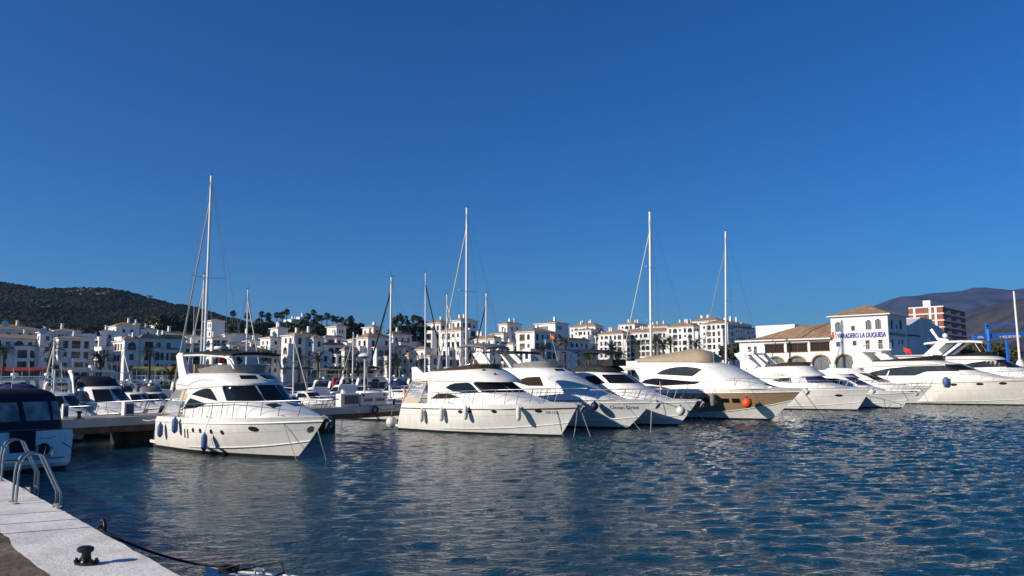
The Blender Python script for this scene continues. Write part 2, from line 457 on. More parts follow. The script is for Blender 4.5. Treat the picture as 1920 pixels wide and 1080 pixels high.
for px, py in ((131, 548), (147, 547), (156, 544), (150, 553), (171, 542), (186, 552), (190, 553), (200, 551), (178, 554), (280, 557), (222, 545), (174, 583), (152, 580), (83, 578), (206, 548)):
    for Yr in range(420, 822, 4):                      # walk out along the sight line until it meets the slope
        p = at_d(px, py, Yr)
        i, j = int(np.searchsorted(hg[1][:, 0], Yr)), int(np.searchsorted(hg[0][0], p.x))
        if hg[2][min(i, 89), min(j, 169)] >= p.z: break
    p.z += .8
    for q in range(4):
        mb.ball((p.x + rs.uniform(-4, 4), p.y + rs.uniform(-3, 3), p.z + rs.uniform(-2, 1)), rs.uniform(.7, 1.5), 7, 4, sx=rs.uniform(.8, 1.6))
o = mb.build('rubble', 'boulder'); o['kind'] = 'stuff'; o['label'] = 'pale boulders scattered along the crest of the dark hill'

# ---- the quay we stand by
QZ = 1.5
E0 = Vector((-14.27, 21.82, 0)); QD = Vector((.665, -.747, 0)); QN = Vector((-.747, -.665, 0))      # edge line, its direction (towards us) and inland normal
def quay_material():
    m = material('quay_paint', (.86, .815, .73), .85, c2=(.60, .56, .49), vscale=1.6, detail=11, lo=.25, hi=.6)
    nt = m.node_tree; n, l = nt.nodes, nt.links
    tc = n.new('ShaderNodeTexCoord')
    vz = n.new('ShaderNodeTexVoronoi'); vz.inputs['Scale'].default_value = 48
    nz = n.new('ShaderNodeTexNoise'); nz.inputs['Scale'].default_value = 9; nz.inputs['Detail'].default_value = 8
    l.new(tc.outputs['Object'], vz.inputs['Vector']); l.new(tc.outputs['Object'], nz.inputs['Vector'])
    b1 = n.new('ShaderNodeBump'); b1.inputs['Strength'].default_value = .35; b1.inputs['Distance'].default_value = .012
    b2 = n.new('ShaderNodeBump'); b2.inputs['Strength'].default_value = .5; b2.inputs['Distance'].default_value = .03
    l.new(vz.outputs['Distance'], b1.inputs['Height']); l.new(nz.outputs['Fac'], b2.inputs['Height'])
    l.new(b1.outputs[0], b2.inputs['Normal']); l.new(b2.outputs[0], n['Principled BSDF'].inputs['Normal'])
    return m
M['quay'] = quay_material()
mk('rough_stone', (.20, .155, .105), .95, c2=(.075, .055, .038), vscale=1.4, bump=1.0, bscale=5, detail=10)
rs = np.random.RandomState(2)
mb = MB()
N = 700
tq = np.linspace(-30, 30, N + 1)
j0 = fbm2(tq * 2.0, tq * 0, 31, 4, 1.0) * .05; j1 = fbm2(tq * 3.0, tq * 0, 32, 5, 1.0) * .05; j2 = fbm2(tq * .8, tq * 0, 33, 6, 1.0) * .22
rows = [[], [], [], []]
for i in range(N + 1):
    e = E0 + QD * float(tq[i])
    rows[0].append(e + QN * (.02 + j0[i]) + Vector((0, 0, -1.2)))
    rows[1].append(e + QN * float(j1[i]) + Vector((0, 0, QZ - .05)))
    rows[2].append(e + QN * (.05 + j1[i]) + Vector((0, 0, QZ)))
    rows[3].append(e + QN * (1.37 + j2[i]) + Vector((0, 0, QZ + .004)))
mb.grid(rows)
structure(mb.build('quay_pavement', 'quay', smooth=30))
# rough stone behind the painted band
tt, dd = np.linspace(-30, 30, 300), np.linspace(1.1, 9, 70)
T, D = np.meshgrid(tt, dd)
Xs, Ys = E0.x + QD.x * T + QN.x * D, E0.y + QD.y * T + QN.y * D
Zs = QZ - .012 + np.clip((D - 1.3) * .8, 0, 1) * (.16 * fbm2(T, D, 12, 5, .9) + .06 * fbm2(T, D, 15, 3, 3.5))
structure(link('stone_ground', grid_mesh('stone_ground', Xs, Ys, Zs, 'rough_stone')))

# ---- the pier the yachts lie at
P0 = Vector((-25.58, 44.39, 0)); PZ = 1.75
def pier_pt(t, d, z=0.0): return P0 + UV * t + HV * d + Vector((0, 0, z))
def pier(name, o0, t0, t1, w, z, pile_ts):
    def pt(t, d, zz): return o0 + UV * t + HV * d + Vector((0, 0, zz))
    root = bpy.data.objects.new(name, None); col.objects.link(root); structure(root)
    mb = MB()
    rows = [[pt(t, d, zz) for t in np.linspace(t0, t1, 40)] for d, zz in ((0, z - .5), (0, z), (-w, z), (-w, z - .5))]
    mb.grid(rows, lambda i, j: 1 if i == 1 else 0)
    for t in (t0, t1): mb.face([pt(t, 0, z - .5), pt(t, 0, z), pt(t, -w, z), pt(t, -w, z - .5)])
    mb.build('deck', ['fascia', 'pier_top'], root)
    mb = MB()
    rs = np.random.RandomState(4)
    rows = [[pt(t, d + rs.uniform(-.03, .03), zz + rs.uniform(-.03, .03)) for t in np.linspace(t0, t1, 120)] for d, zz in ((-.06, z - .5), (-.08, z - .88), (-.5, z - .9), (-w + .5, z - .9), (-w + .06, z - .5))]
    mb.grid(rows)
    mb.build('beam', 'stained_concrete', root)
    for t in pile_ts:
        mb = MB()
        a = [pt(t - .8, -.5, 0), pt(t + .8, -.5, 0), pt(t + .8, -w + .5, 0), pt(t - .8, -w + .5, 0)]
        mb.add([(p.x, p.y, -1.5) for p in a] + [(p.x, p.y, z - .86) for p in a], [(0, 1, 5, 4), (1, 2, 6, 5), (2, 3, 7, 6), (3, 0, 4, 7)])
        mb.build('pile', 'pile_dark', root)
    return root
def t_at(px):
    lo, hi = -40.0, 130.0
    for _ in range(50):
        m = (lo + hi) / 2
        if proj(pier_pt(m, -.5, .5))[0] < px: lo = m
        else: hi = m
    return lo
pier('pier_path', P0, -34, 108, 3.6, PZ, [-22, t_at(264), t_at(612)] + [t_at(612) + 12.5 * k for k in range(1, 7)])
P2 = P0 - HV * 42
pier('far_pier_path', P2, -10, 95, 2.6, 1.4, [4 + 14 * k for k in range(7)])
# ================================================================== yachts
def pchip_rows(rows, sub):
    """smoothly interpolate a list of equal-length number tuples"""
    A = np.array(rows, float); n = len(A)
    if n < 3 or sub <= 1: return A.tolist() if sub <= 1 else [list(A[0] + (A[-1] - A[0]) * k / sub) for k in range(sub + 1)] if n == 2 else A.tolist()
    d = A[1:] - A[:-1]; m = np.zeros_like(A)
    m[0], m[-1] = d[0], d[-1]
    for i in range(1, n - 1):
        s = d[i - 1] * d[i] > 0
        m[i] = np.where(s, 2 * d[i - 1] * d[i] / np.where(s, d[i - 1] + d[i], 1), 0)
    out = []
    for i in range(n - 1):
        for k in range(sub):
            t = k / sub
            out.append(((2 * t**3 - 3 * t**2 + 1) * A[i] + (t**3 - 2 * t**2 + t) * m[i] + (-2 * t**3 + 3 * t**2) * A[i + 1] + (t**3 - t**2) * m[i + 1]).tolist())
    out.append(A[-1].tolist())
    return out
def plan_loop(sl, half=False):
    za, zf, xa, xf, w, lf = sl[:6]
    n = sl[6] if len(sl) > 6 else 2.3
    wa = sl[7] if len(sl) > 7 else 1.0
    h = [(xa, 0.0), (xa, -w * wa * .6), (xa + .02, -w * wa * .93), (xa + .10, -w * wa * .985)]
    x1 = max(xf - lf, xa + .3)
    for k in range(9):
        t = k / 8
        h.append((xa + .16 + (x1 - xa - .16) * t, -w * (wa + (1 - wa) * min(1, t * 1.6))))
    for k in range(1, 13):
        a = math.pi / 2 * k / 12
        h.append((x1 + (xf - x1) * math.sin(a) ** (2 / n), -w * max(0, math.cos(a)) ** (2 / n)))
    pts = h if half else h + [(x, -y) for x, y in reversed(h[1:-1])]
    return [(x, y, za + (zf - za) * (x - xa) / max(.01, xf - xa)) for x, y in pts]
def slice_loft(slices, sub=3, cap=.04):
    mb = MB()
    rows = [plan_loop(s) for s in pchip_rows([tuple(s) + (2.3, 1.0)[len(s) - 6:] if len(s) < 8 else s for s in slices], sub)]
    top = rows[-1]
    cx = sum(p[0] for p in top) / len(top); cz = sum(p[2] for p in top) / len(top)
    for k, q in ((.72, .6), (.4, .9)):
        rows.append([(cx + (p[0] - cx) * k, p[1] * k, p[2] + (cz - p[2]) * (1 - k) * .3 + cap * q) for p in top])
    mb.grid(rows, close=True)
    mb.face(rows[-1])
    return mb
class Yacht:
    def __init__(s, name, label, cat, stem, head, Lw, L, B, zs, zb, mats=('gelcoat', 'antifoul', 'gelcoat'), bands=(1, 0, 0, 0, 0), rake=.5, group=None, chine_bow=.95, loc=None, scale=None, rubm='gelcoat', rub_drop=.28):
        s.L, s.Lw, s.B, s.zs, s.zb, s.head = L, Lw, B, zs, zb, head
        s.a = R(head)
        s.h = Vector((math.cos(s.a), math.sin(s.a), 0)); s.n = Vector((-s.h.y, s.h.x, 0))
        p = at_z(*stem) - s.h * Lw if loc is None else Vector(loc)
        s.o = Vector((p.x, p.y, 0))
        s.root = thing(name, label, cat, s.o, s.a, group)
        s.surf = []
        s.rake = rake
        s.levels = [(-.6, -.45, .80, .25, 1.7, 3), (.15, .15, .87, .28, 1.8, 3), (.32, chine_bow, .935, .32, 1.9, 3.2),
                    ((.32 + zs) * .5, (chine_bow + zb) * .5, .975, .37, 2.15, 2.4), (zs - rub_drop, zb - rub_drop * .85, 1.0, .42, 2.45, 1.8), (zs, zb, .985, .44, 2.6, 1.7)]
        s.ts = [1 - (1 - k / 30) ** 1.35 for k in range(31)]
        rows = [[s.lev(i, t) for t in s.ts] for i in range(6)]
        mb = MB()
        for sg in (1, -1):
            mb.grid([[(x, sg * y, z) for x, y, z in r] for r in rows], lambda i, j: bands[i])
        for i in range(5):
            a, b = rows[i][0], rows[i + 1][0]
            mb.face([(a[0], a[1], a[2]), (b[0], b[1], b[2]), (b[0], -b[1], b[2]), (a[0], -a[1], a[2])], bands[i])
        s.hull_mb = mb
        s.hull = mb.build('hull', list(mats), s.root, smooth=42)
        mb = MB()
        for sg in (1, -1):
            mb.tube([(x, sg * (y + .015), z) for x, y, z in rows[4]], .035, 6)
        mb.build('rub_rail', rubm, s.root, smooth=60)
        if L > 10.5:
            mb = MB()
            for sg in (1, -1): mb.tube([(x, sg * (y + .01), z) for x, y, z in rows[2][8:]], .028, 5)
            mb.build('spray_rail', mats[0], s.root, smooth=60)
            mb = MB()
            for sg in (1, -1): mb.tube([(x, sg * (y + .0), z) for x, y, z in rows[3]], .009, 4)
            mb.build('hull_line', 'screen_grey', s.root, smooth=60)
        mb = MB()
        drows = []
        for t in s.ts:
            x, y, z = s.lev(5, t)
            drows.append([(x, y * k, z - .03 + .10 * (1 - k * k) * min(1, y)) for k in (1, .75, .4, 0, -.4, -.75, -1)])
        mb.grid(drows)
        s.deck_mb = mb
        mb.build('deck', 'deck', s.root, smooth=40)
    def stemx(s, z): return s.Lw + (s.L - s.Lw) * (z / s.zb) ** .85 if z > 0 else s.Lw + z * 1.6
    def lev(s, i, t):
        z0, z1, hb, t0, p, zp = s.levels[i]
        z = z0 + (z1 - z0) * t ** zp
        xa = -s.rake * (1 - max(0, z0) / s.zs)
        xb = s.stemx(z1)
        q = max(0, (t - t0) / (1 - t0))
        y = s.B / 2 * hb * (1 - q ** p) * (1 - .06 * max(0, 1 - t / .3))
        return xa + (xb - xa) * t, y, z
    def sheer_at(s, x):
        lo, hi = 0.0, 1.0
        for _ in range(30):
            m = (lo + hi) / 2
            if s.lev(5, m)[0] < x: lo = m
            else: hi = m
        return s.lev(5, lo)
    def W(s, x, y, z): return s.o + s.h * x + s.n * y + Vector((0, 0, z))
    def loft(s, name, slices, mat='gelcoat', sub=3, cap=.04, surf=True):
        mb = slice_loft(slices, sub, cap)
        if surf: s.surf.append(mb)
        s._bvh = None
        return mb.build(name, mat, s.root, smooth=38)
    def bvh(s, hull=False):
        V, Fc = [], []
        for mb in ([s.hull_mb] if hull else s.surf):
            k = len(V); V += mb.v; Fc += [tuple(i + k for i in f) for f in mb.f]
        return BVHTree.FromPolygons([Vector(v) for v in V], Fc)
    def patch(s, name, mode, poly, mat, off=.014, nu=14, nv=5, hull=False, parent=None):
        key = 'hb' if hull else 'sb'
        if not hasattr(s, '_trees'): s._trees = {}
        if (key, len(s.surf)) not in s._trees: s._trees[(key, len(s.surf))] = s.bvh(hull)
        T = s._trees[(key, len(s.surf))]
        us = [p[0] for p in poly]; u0, u1 = min(us), max(us)
        rows, back = [], []
        for i in range(nu + 1):
            u = u0 + (u1 - u0) * (i / nu)
            u = min(max(u, u0 + 1e-4), u1 - 1e-4)
            c = []
            for k in range(len(poly)):
                a, b = poly[k], poly[(k + 1) % len(poly)]
                if (a[0] - u) * (b[0] - u) <= 0 and a[0] != b[0]:
                    c.append(a[1] + (b[1] - a[1]) * (u - a[0]) / (b[0] - a[0]))
            lo, hi = min(c), max(c)
            r, bk = [], []
            for j in range(nv + 1):
                v = lo + (hi - lo) * j / nv
                if mode == 'stbd': o, d = Vector((u, -30, v)), Vector((0, 1, 0))
                elif mode == 'port': o, d = Vector((u, 30, v)), Vector((0, -1, 0))
                elif mode == 'aft': o, d = Vector((-60, u, v)), Vector((1, 0, 0))
                elif mode == 'front': o, d = Vector((60, u, v)), Vector((-1, 0, 0))
                else: o, d = Vector((u, v, 30)), Vector((0, 0, -1))
                hit = T.ray_cast(o, d)
                if hit[0] is None:
                    q = Vector((u, 0, v)) if mode in ('stbd', 'port') else (Vector((s.L * .6 if mode == 'front' else 0, u, v)) if mode in ('front', 'aft') else Vector((u, v, s.zb)))
                    hit = T.find_nearest(q)
                n = hit[1] if hit[1].dot(d) < 0 else -hit[1]
                r.append(hit[0] + n * off); bk.append(hit[0] - n * .03)
            rows.append(r); back.append(bk)
        mb = MB(); mb.grid(rows)
        ring = [(i, 0) for i in range(nu)] + [(nu, j) for j in range(nv)] + [(i, nv) for i in range(nu, 0, -1)] + [(0, j) for j in range(nv, 0, -1)]
        mb.grid([[rows[i][j] for i, j in ring], [back[i][j] for i, j in ring]], close=True)
        return mb.build(name, mat, parent or s.root, smooth=50)
    def decal_text(s, name, text, size, mat, x, z, hull=True, shear=0.0, sx=1.0, off=.012):
        """lettering laid onto the starboard side"""
        o = lettering(name, text, size, mat, s.root, (0, 0, 0), (0, 0, 0), .0, shear)
        T = s.bvh(hull)
        for v in o.data.vertices:
            px, pz = x + v.co.x * sx, z + v.co.y
            h = T.ray_cast(Vector((px, -30, pz)), Vector((0, 1, 0)))
            v.co = Vector((px, (h[0].y if h[0] else 0) - off, pz))
        o.data.update()
        return o
    def sides(s, name, poly, mat, **k):
        return s.patch(name, 'stbd', poly, mat, **k), s.patch(name, 'port', poly, mat, **k)
    def port(s, x, z, rx, rz, mat='brown_glass'):
        poly = [(x + rx * math.cos(q * math.pi / 8), z + rz * math.sin(q * math.pi / 8)) for q in range(16)]
        for md in ('stbd', 'port'):
            f = s.patch('porthole', md, poly, 'chrome', off=.008, nu=10, nv=3, hull=True)
            s.patch('pane', md, [(x + (a - x) * .82, z + (b - z) * .82) for a, b in poly], mat, off=.016, nu=10, nv=3, hull=True, parent=f)
    def rect(s, x0, x1, z0, z1, mat, name='hull_window'):
        for md in ('stbd', 'port'): s.patch(name, md, [(x0, z0), (x1, z0), (x1, z1), (x0, z1)], mat, off=.01, nu=6, nv=3, hull=True)
    def wall(s, name, path, z0, z1, mat, th=.04, lean=0.0, parent=None, closed=False):
        """an upright band following a plan path, leaning outwards by lean"""
        mb = MB(); n = len(path)
        P = [Vector((p[0], p[1], 0)) for p in path]
        def nrm(i):
            t = P[min(i + 1, n - 1)] - P[max(i - 1, 0)]
            return Vector((-t.y, t.x, 0)).normalized()
        za = (lambda i: z0) if not callable(z0) else (lambda i: z0(i / (n - 1)))
        zb = (lambda i: z1) if not callable(z1) else (lambda i: z1(i / (n - 1)))
        sgn = -1 if sum((P[i].x * P[i + 1].y - P[i + 1].x * P[i].y) for i in range(n - 1)) > 0 else 1
        up = Vector((0, 0, 1))
        R_ = [[P[i] + up * za(i) for i in range(n)], [P[i] + sgn * nrm(i) * lean + up * zb(i) for i in range(n)],
              [P[i] + sgn * nrm(i) * (lean - th) + up * zb(i) for i in range(n)], [P[i] - sgn * nrm(i) * th + up * za(i) for i in range(n)]]
        mb.grid(R_ + [R_[0]])
        for i in (0, n - 1): mb.face([r[i] for r in R_])
        return mb.build(name, mat, parent or s.root, smooth=35)
    def rim(s, sl, x0, inset=0.0):
        """the part of a slice's outline ahead of x0, from starboard round the front to port"""
        L = [(x, y * (1 - inset)) for x, y, z in plan_loop(sl)]
        return [p for p in L if p[0] >= x0]
    def rail(s, x0, h, step=1.05, over=.45, h0=None, inset=.10, mid=False, lean=.28, mat='rail_steel'):
        h0 = h if h0 is None else h0
        t0 = next(t for t in [k / 400 for k in range(401)] if s.lev(5, t)[0] >= x0)
        def top(t, sg):
            x, y, z = s.lev(5, t)
            k = (t - t0) / (1 - t0)
            return Vector((x + lean * .9 + over * max(0, (k - .6) / .4) ** 2, sg * max(y - inset + .05, .16), z + h0 + (h - h0) * min(1, k * 2.2)))
        N = 26
        tp = [top(t0 + (1 - t0) * k / N, -1) for k in range(N + 1)]
        tq = [Vector((p.x, -p.y, p.z)) for p in reversed(tp)]
        x, y, z = s.lev(5, t0)
        root = MB(); root.tube([Vector((x, -(y - inset), z))] + tp + tq + [Vector((x, y - inset, z))], .024, 6)
        ro = root.build('railing', mat, s.root, smooth=60)
        if mid:
            m2 = MB(); m2.tube([p + Vector((-.1, 0, -h * .5)) for p in tp + tq], .013, 5); m2.build('mid_rail', mat, ro, smooth=60)
        n = max(3, int((s.L - x0) / step))
        for sg in (-1, 1):
            for k in range(1, n + 1):
                t = t0 + (1 - t0) * (k - .3) / n
                x, y, z = s.lev(5, t)
                q = top(t, sg)
                mb = MB(); mb.tube([Vector((x - .05, sg * max(y - inset, .12), z - .03)), q], .018, 5)
                mb.build('stanchion', mat, ro, smooth=60)
    def platform(s, length=1.1, z=.42, mat='teak'):
        mb = MB()
        w = s.B / 2 * .86
        xa = -s.rake - length
        path = [(-s.rake * .4, -w), (xa + .35, -w), (xa + .08, -w * .9), (xa, -w * .6), (xa, w * .6), (xa + .08, w * .9), (xa + .35, w), (-s.rake * .4, w)]
        mb.slab(path, z - .16, z, plane='xy')
        o = mb.build('swim_platform', 'gelcoat', s.root)
        mb = MB(); mb.slab([(x * .97 - .02, y * .93) for x, y in path], z - .01, z + .012, plane='xy'); mb.build('teak_pad', mat, o)
    def bar(s, name, pts, r, mat='chrome', parent=None, sides=6):
        mb = MB(); mb.tube(pts, r, sides); return mb.build(name, mat, parent or s.root, smooth=60)
    def legs(s, name, poly, y, th, mat='gelcoat'):
        for sg in (-1, 1):
            mb = MB(); mb.slab(poly, sg * y - th / 2, sg * y + th / 2); mb.build(name, mat, s.root, smooth=30)
    def top(s, name, x0, x1, w, z0, z1, th, mat, crown=.12, n=10, droop=0.0):
        """a roof or bimini: slightly crowned panel"""
        mb = MB(); A, B_ = [], []
        for i in range(n + 1):
            t = i / n; x = x0 + (x1 - x0) * t
            ww = w * (1 - .10 * (2 * t - 1) ** 4)
            z = z0 + (z1 - z0) * t - droop * (2 * t - 1) ** 4 + crown * .4 * (1 - (2 * t - 1) ** 2)
            A.append([(x, ww * k, z + crown * (1 - k * k)) for k in (-1, -.8, -.4, 0, .4, .8, 1)])
            B_.append([(x, ww * k, z + crown * (1 - k * k) - th) for k in (-1, -.8, -.4, 0, .4, .8, 1)])
        mb.grid(A); mb.grid(B_)
        mb.grid([A[0], B_[0]]); mb.grid([A[-1], B_[-1]])
        mb.grid([[r[0] for r in A], [r[0] for r in B_]]); mb.grid([[r[-1] for r in A], [r[-1] for r in B_]])
        return mb.build(name, mat, s.root, smooth=40)
    def radar(s, x, z, post=.35, r=.28):
        mb = MB(); mb.lathe([(.05, 0), (.04, post)], 8, (x, 0, z)); o = mb.build('radar_post', 'white_paint', s.root, smooth=40)
        mb = MB(); mb.lathe([(0, 0), (r * .9, .02), (r, .1), (r * .9, .19), (0, .22)], 16, (x, 0, z + post)); mb.build('radar_dome', 'white_paint', o, smooth=50)
    def antenna(s, x, y, z, h, lean=-.15):
        s.bar('antenna', [(x, y, z), (x + lean * h, y, z + h)], .014, 'mast_white', sides=5)
    def anchor(s):
        x, y, z = s.lev(5, 1.0)
        mb = MB()
        mb.slab([(x - .5, z - .02), (x + .28, z + .02), (x + .34, z - .1), (x - .4, z - .12)], -.12, .12)
        o = mb.build('bow_roller', 'steel', s.root)
        mb = MB()
        mb.tube([(x + .05, 0, z - .05), (x + .42, 0, z - .22)], .035, 6)
        mb.slab([(x + .32, z - .12), (x + .52, z - .2), (x + .46, z - .5), (x + .22, z - .62)], -.05, .05)
        mb.slab([(x + .3, z - .3), (x + .5, z - .24), (x + .2, z - .62)], -.2, .2)
        mb.build('anchor', 'steel', o)
    def cleat(s, x, sg=-1):
        X, y, z = s.sheer_at(x)
        mb = MB(); mb.tube([(X - .16, sg * (y - .12), z + .09), (X + .16, sg * (y - .12), z + .09)], .022, 6)
        for d in (-.06, .06): mb.tube([(X + d, sg * (y - .12), z - .04), (X + d, sg * (y - .12), z + .09)], .02, 6)
        mb.build('cleat', 'chrome', s.root, smooth=60)

# ---- things that hang on or lie to the boats
def fender(boat, x, zc, label, mat='fender_white', length=.75, r=.15, group='fenders hanging on the yachts', sg=-1, rope='rope_white', gap=.02):
    X, y, z = boat.sheer_at(x)
    T = boat.bvh(True)
    best = max((boat.lev(4, t)[1] for t in [k / 200 for k in range(201)] if abs(boat.lev(4, t)[0] - x) < .12), default=y)
    p = boat.W(x, sg * (best + .05 + r + gap), zc)
    t = thing('fender', label, 'fender', p, boat.a, group)
    mb = MB(); h = length / 2
    prof = [(.0, -h - .03), (.04, -h), (r * .55, -h + .04), (r * .9, -h + .12), (r, -h + .2), (r, h - .2), (r * .9, h - .12), (r * .55, h - .04), (.05, h), (.05, h + .05), (0, h + .06)]
    mb.lathe(prof, 14); mb.build('body', mat, t, smooth=50)
    mb = MB(); mb.tube([(0, 0, h + .03), (0, -sg * (r + .1), z - zc + .1), (0, -sg * (r + .2), z - zc + .45)], .012, 5); mb.build('lanyard', rope, t)
    return t
def ball_fender(boat, x, zc, label, mat, r=.32, sg=-1, off=None):
    X, y, z = boat.sheer_at(min(x, boat.L - .2))
    yy = y + r + .03 if off is None else off
    t = thing('ball_fender', label, 'buoy', boat.W(x, sg * yy, zc), boat.a)
    mb = MB(); mb.ball((0, 0, 0), r, 18, 12, sz=1.05); mb.build('body', mat, t, smooth=60)
    mb = MB(); mb.lathe([(r * .38, r * .9), (.07, r * 1.15), (.05, r * 1.32), (0, r * 1.34)], 10); mb.build('cap', 'fender_navy', t, smooth=40)
    mb = MB(); mb.tube([(0, 0, r * 1.25), (0, -sg * .12, max(z - zc + .3, r * 1.6))], .014, 5); mb.build('lanyard', 'rope_white', t)
    return t
def line(a, b, label, r=.02, sag=.12, mat='rope_white', name='mooring_line', group='mooring lines of the yachts', n=14):
    a, b = Vector(a), Vector(b); mb = MB()
    mb.tube([a.lerp(b, k / n) - Vector((0, 0, sag * 4 * (k / n) * (1 - k / n))) for k in range(n + 1)], r, 6)
    return tag(mb.build(name, mat, None, smooth=60), label, 'rope', group)
def flag(p, label, mats, w=.7, h=.5, pole=1.2, lean=(-.25, 0), droop=.5, dirv=(1, 0)):
    t = thing('flag', label, 'flag', p)
    top = Vector((lean[0] * pole, lean[1] * pole, pole))
    mb = MB(); mb.tube([(0, 0, 0), top], .015, 6); mb.build('flagpole', 'mast_white', t, smooth=60)
    d = Vector((dirv[0], dirv[1], 0)).normalized(); side = Vector((-d.y, d.x, 0))
    rows = []
    for j in range(7):
        r = []
        for i in range(9):
            u, v = i / 8, j / 6
            q = top - Vector((0, 0, h * v)) * 1.0 - top.normalized() * 0 + d * (w * u * (1 - droop * .6)) - Vector((0, 0, w * u * droop)) + side * (.09 * math.sin(u * 7 + v * 2) * u)
            r.append(q)
        rows.append(r)
    mb = MB()
    mb.grid(rows, (lambda i, j: 1 if len(mats) > 1 and 2 <= i <= 3 else 0))
    o = mb.build('cloth', list(mats), t, smooth=60)
    sm = o.modifiers.new('thickness', 'SOLIDIFY'); sm.thickness = .006
    return t
# ---- yacht 1: flybridge yacht with blue fenders and black soft top
y1 = Yacht('motor_yacht', 'white flybridge yacht with black soft top and three blue fenders', 'yacht', (554, 860), -42, 11.6, 14.2, 4.3, 1.85, 2.2, bands=(1, 0, 0, 0, 0))
y1.platform(1.0)
C1 = [(1.8, 2.15, 2.7, 12.9, 1.8, 4.4), (2.45, 2.5, 2.75, 11.4, 1.78, 3.3), (2.84, 2.84, 2.9, 9.8, 1.76, 2.45), (3.25, 3.27, 3.0, 9.15, 1.75, 2.25), (3.7, 3.74, 3.1, 8.5, 1.74, 2.1)]
y1.loft('cabin', C1)
F1 = [(3.40, 3.68, 1.72, 8.62, 1.79, 2.15), (3.58, 3.76, 1.7, 8.6, 1.80, 2.15), (3.95, 3.98, 1.8, 8.2, 1.77, 2.05), (4.22, 4.22, 2.3, 7.6, 1.66, 1.9), (4.33, 4.33, 2.7, 7.25, 1.5, 1.75)]
y1.loft('flybridge', F1)
y1.sides('side_window', [(3.75, 3.15), (4.4, 3.34), (5.0, 3.46), (5.6, 3.51), (6.0, 3.47), (6.5, 3.1), (6.8, 2.84)], 'smoked_glass')
y1.sides('saloon_window', [(2.85, 2.32), (3.6, 2.95), (4.2, 2.88), (5.6, 2.66), (4.4, 2.42)], 'smoked_glass')
for a, b in ((-1.745, -.64), (-.58, .58), (.64, 1.745)):
    y1.patch('windscreen_pane', 'front', [(a, 2.87), (b, 2.87), (b * .99, 3.66), (a * .99, 3.66)], 'smoked_glass', off=.012, nu=30, nv=7)
for a, b in ((-1.05, -.12), (.12, 1.05)):
    y1.patch('roof_hatch', 'front', [(a, 3.99), (b, 3.99), (b * .93, 4.19), (a * .93, 4.19)], 'smoked_glass', off=.012, nu=8, nv=4)
for a, b in ((-.9, -.3), (.3, .9)):
    y1.patch('deck_hatch', 'top', [(10.1, a), (10.9, a), (10.8, b), (10.1, b)], 'smoked_glass', off=.02, nu=5, nv=4)
rim = y1.rim(F1[-1], 4.0, .0)
y1.wall('windscreen', rim, 4.22, lambda t: 4.56 + .2 * min(1, min(t, 1 - t) * 5), 'screen_grey', .03, .16)
top_rail = [(p[0] + .1, p[1] * 1.09, 4.80 - (.2 if i in (0, len(rim) - 1) else 0)) for i, p in enumerate(rim)]
y1.bar('screen_rail', top_rail, .02)
y1.legs('arch_leg', [(1.45, 5.35), (1.7, 4.7), (1.95, 4.0), (3.0, 4.05), (2.55, 4.7), (2.3, 5.25), (2.25, 5.5), (1.75, 5.52)], 1.55, .22)
y1.top('soft_top', 1.85, 7.6, 1.62, 5.5, 5.32, .10, 'black_canvas', .13)
for sg in (-1, 1): y1.bar('front_support', [(6.3, sg * 1.5, 5.27), (7.0, sg * 1.5, 5.16), (7.45, sg * 1.46, 4.95), (7.75, sg * 1.4, 4.55)], .06, 'gelcoat', sides=8)
for sg in (-1, 1): y1.bar('top_frame', [(2.2, sg * 1.57, 5.36), (4.5, sg * 1.6, 5.34), (7.4, sg * 1.45, 5.16)], .055, 'gelcoat')
y1.bar('stern_arch', [(3.6, -1.0, 5.55), (3.7, -1.0, 5.95), (3.8, -.6, 6.02), (3.8, .8, 6.02), (3.7, 1.1, 5.9), (3.6, 1.1, 5.55)], .03)
y1.radar(3.6, 5.62, .06, .42)
y1.antenna(2.0, -.5, 5.5, 1.1, 0); y1.antenna(2.6, -1.2, 4.2, 4.0, -.02)
# cockpit enclosure
for sg in (-1, 1):
    mb = MB(); y = sg * 1.72
    mb.grid([[(1.95 + .5 * k, y, 3.42 - .02 * k) for k in range(3)], [(.55 + .95 * k, y * 1.12, 2.05 - .06 * k) for k in range(3)]])
    o = mb.build('side_curtain', 'clear_vinyl', y1.root)
    mb = MB()
    for a, b in (((1.9, y, 3.44), (.5, y * 1.12, 2.0)), ((2.95, y, 3.4), (2.45, y * 1.1, 1.95)), ((1.9, y, 3.4), (2.95, y, 3.38))): mb.tube([a, b], .05, 6)
    mb.build('curtain_border', 'cream_canvas', o)
    mb = MB(); mb.grid([[(2.6, y * 1.005, 3.42), (3.6, y * 1.005, 3.4)], [(2.35, y * 1.06, 2.75), (2.9, y * 1.05, 2.75)]]); mb.build('canvas_panel', 'cream_canvas', y1.root)
y1.rail(2.8, .82, 1.0, .5, .72)
for x in (4.85, 5.65, 6.75, 7.7): y1.port(x, 1.25, .16, .13)
y1.port(10.1, 1.5, .34, .14)
for x in (3.85, 4.2): y1.rect(x - .07, x + .07, .78, 1.28, 'brown_glass', 'air_vent')
y1.patch('anchor_pocket', 'stbd', [(12.95, 1.45), (13.0, 1.36), (13.25, 1.45), (13.38, 1.66), (13.3, 1.72), (13.05, 1.6)], 'steel', hull=True, nu=8, nv=4)
y1.anchor(); y1.cleat(3.4); y1.cleat(6.2); y1.cleat(12.0)
y1.patch('style_line', 'stbd', [(1.95, 3.70), (3.4, 3.62), (4.2, 3.86), (5.2, 3.96), (6.2, 3.92), (6.2, 3.945), (5.2, 3.985), (4.2, 3.885), (3.4, 3.645), (1.95, 3.725)], 'black', off=.006, nu=24, nv=1)
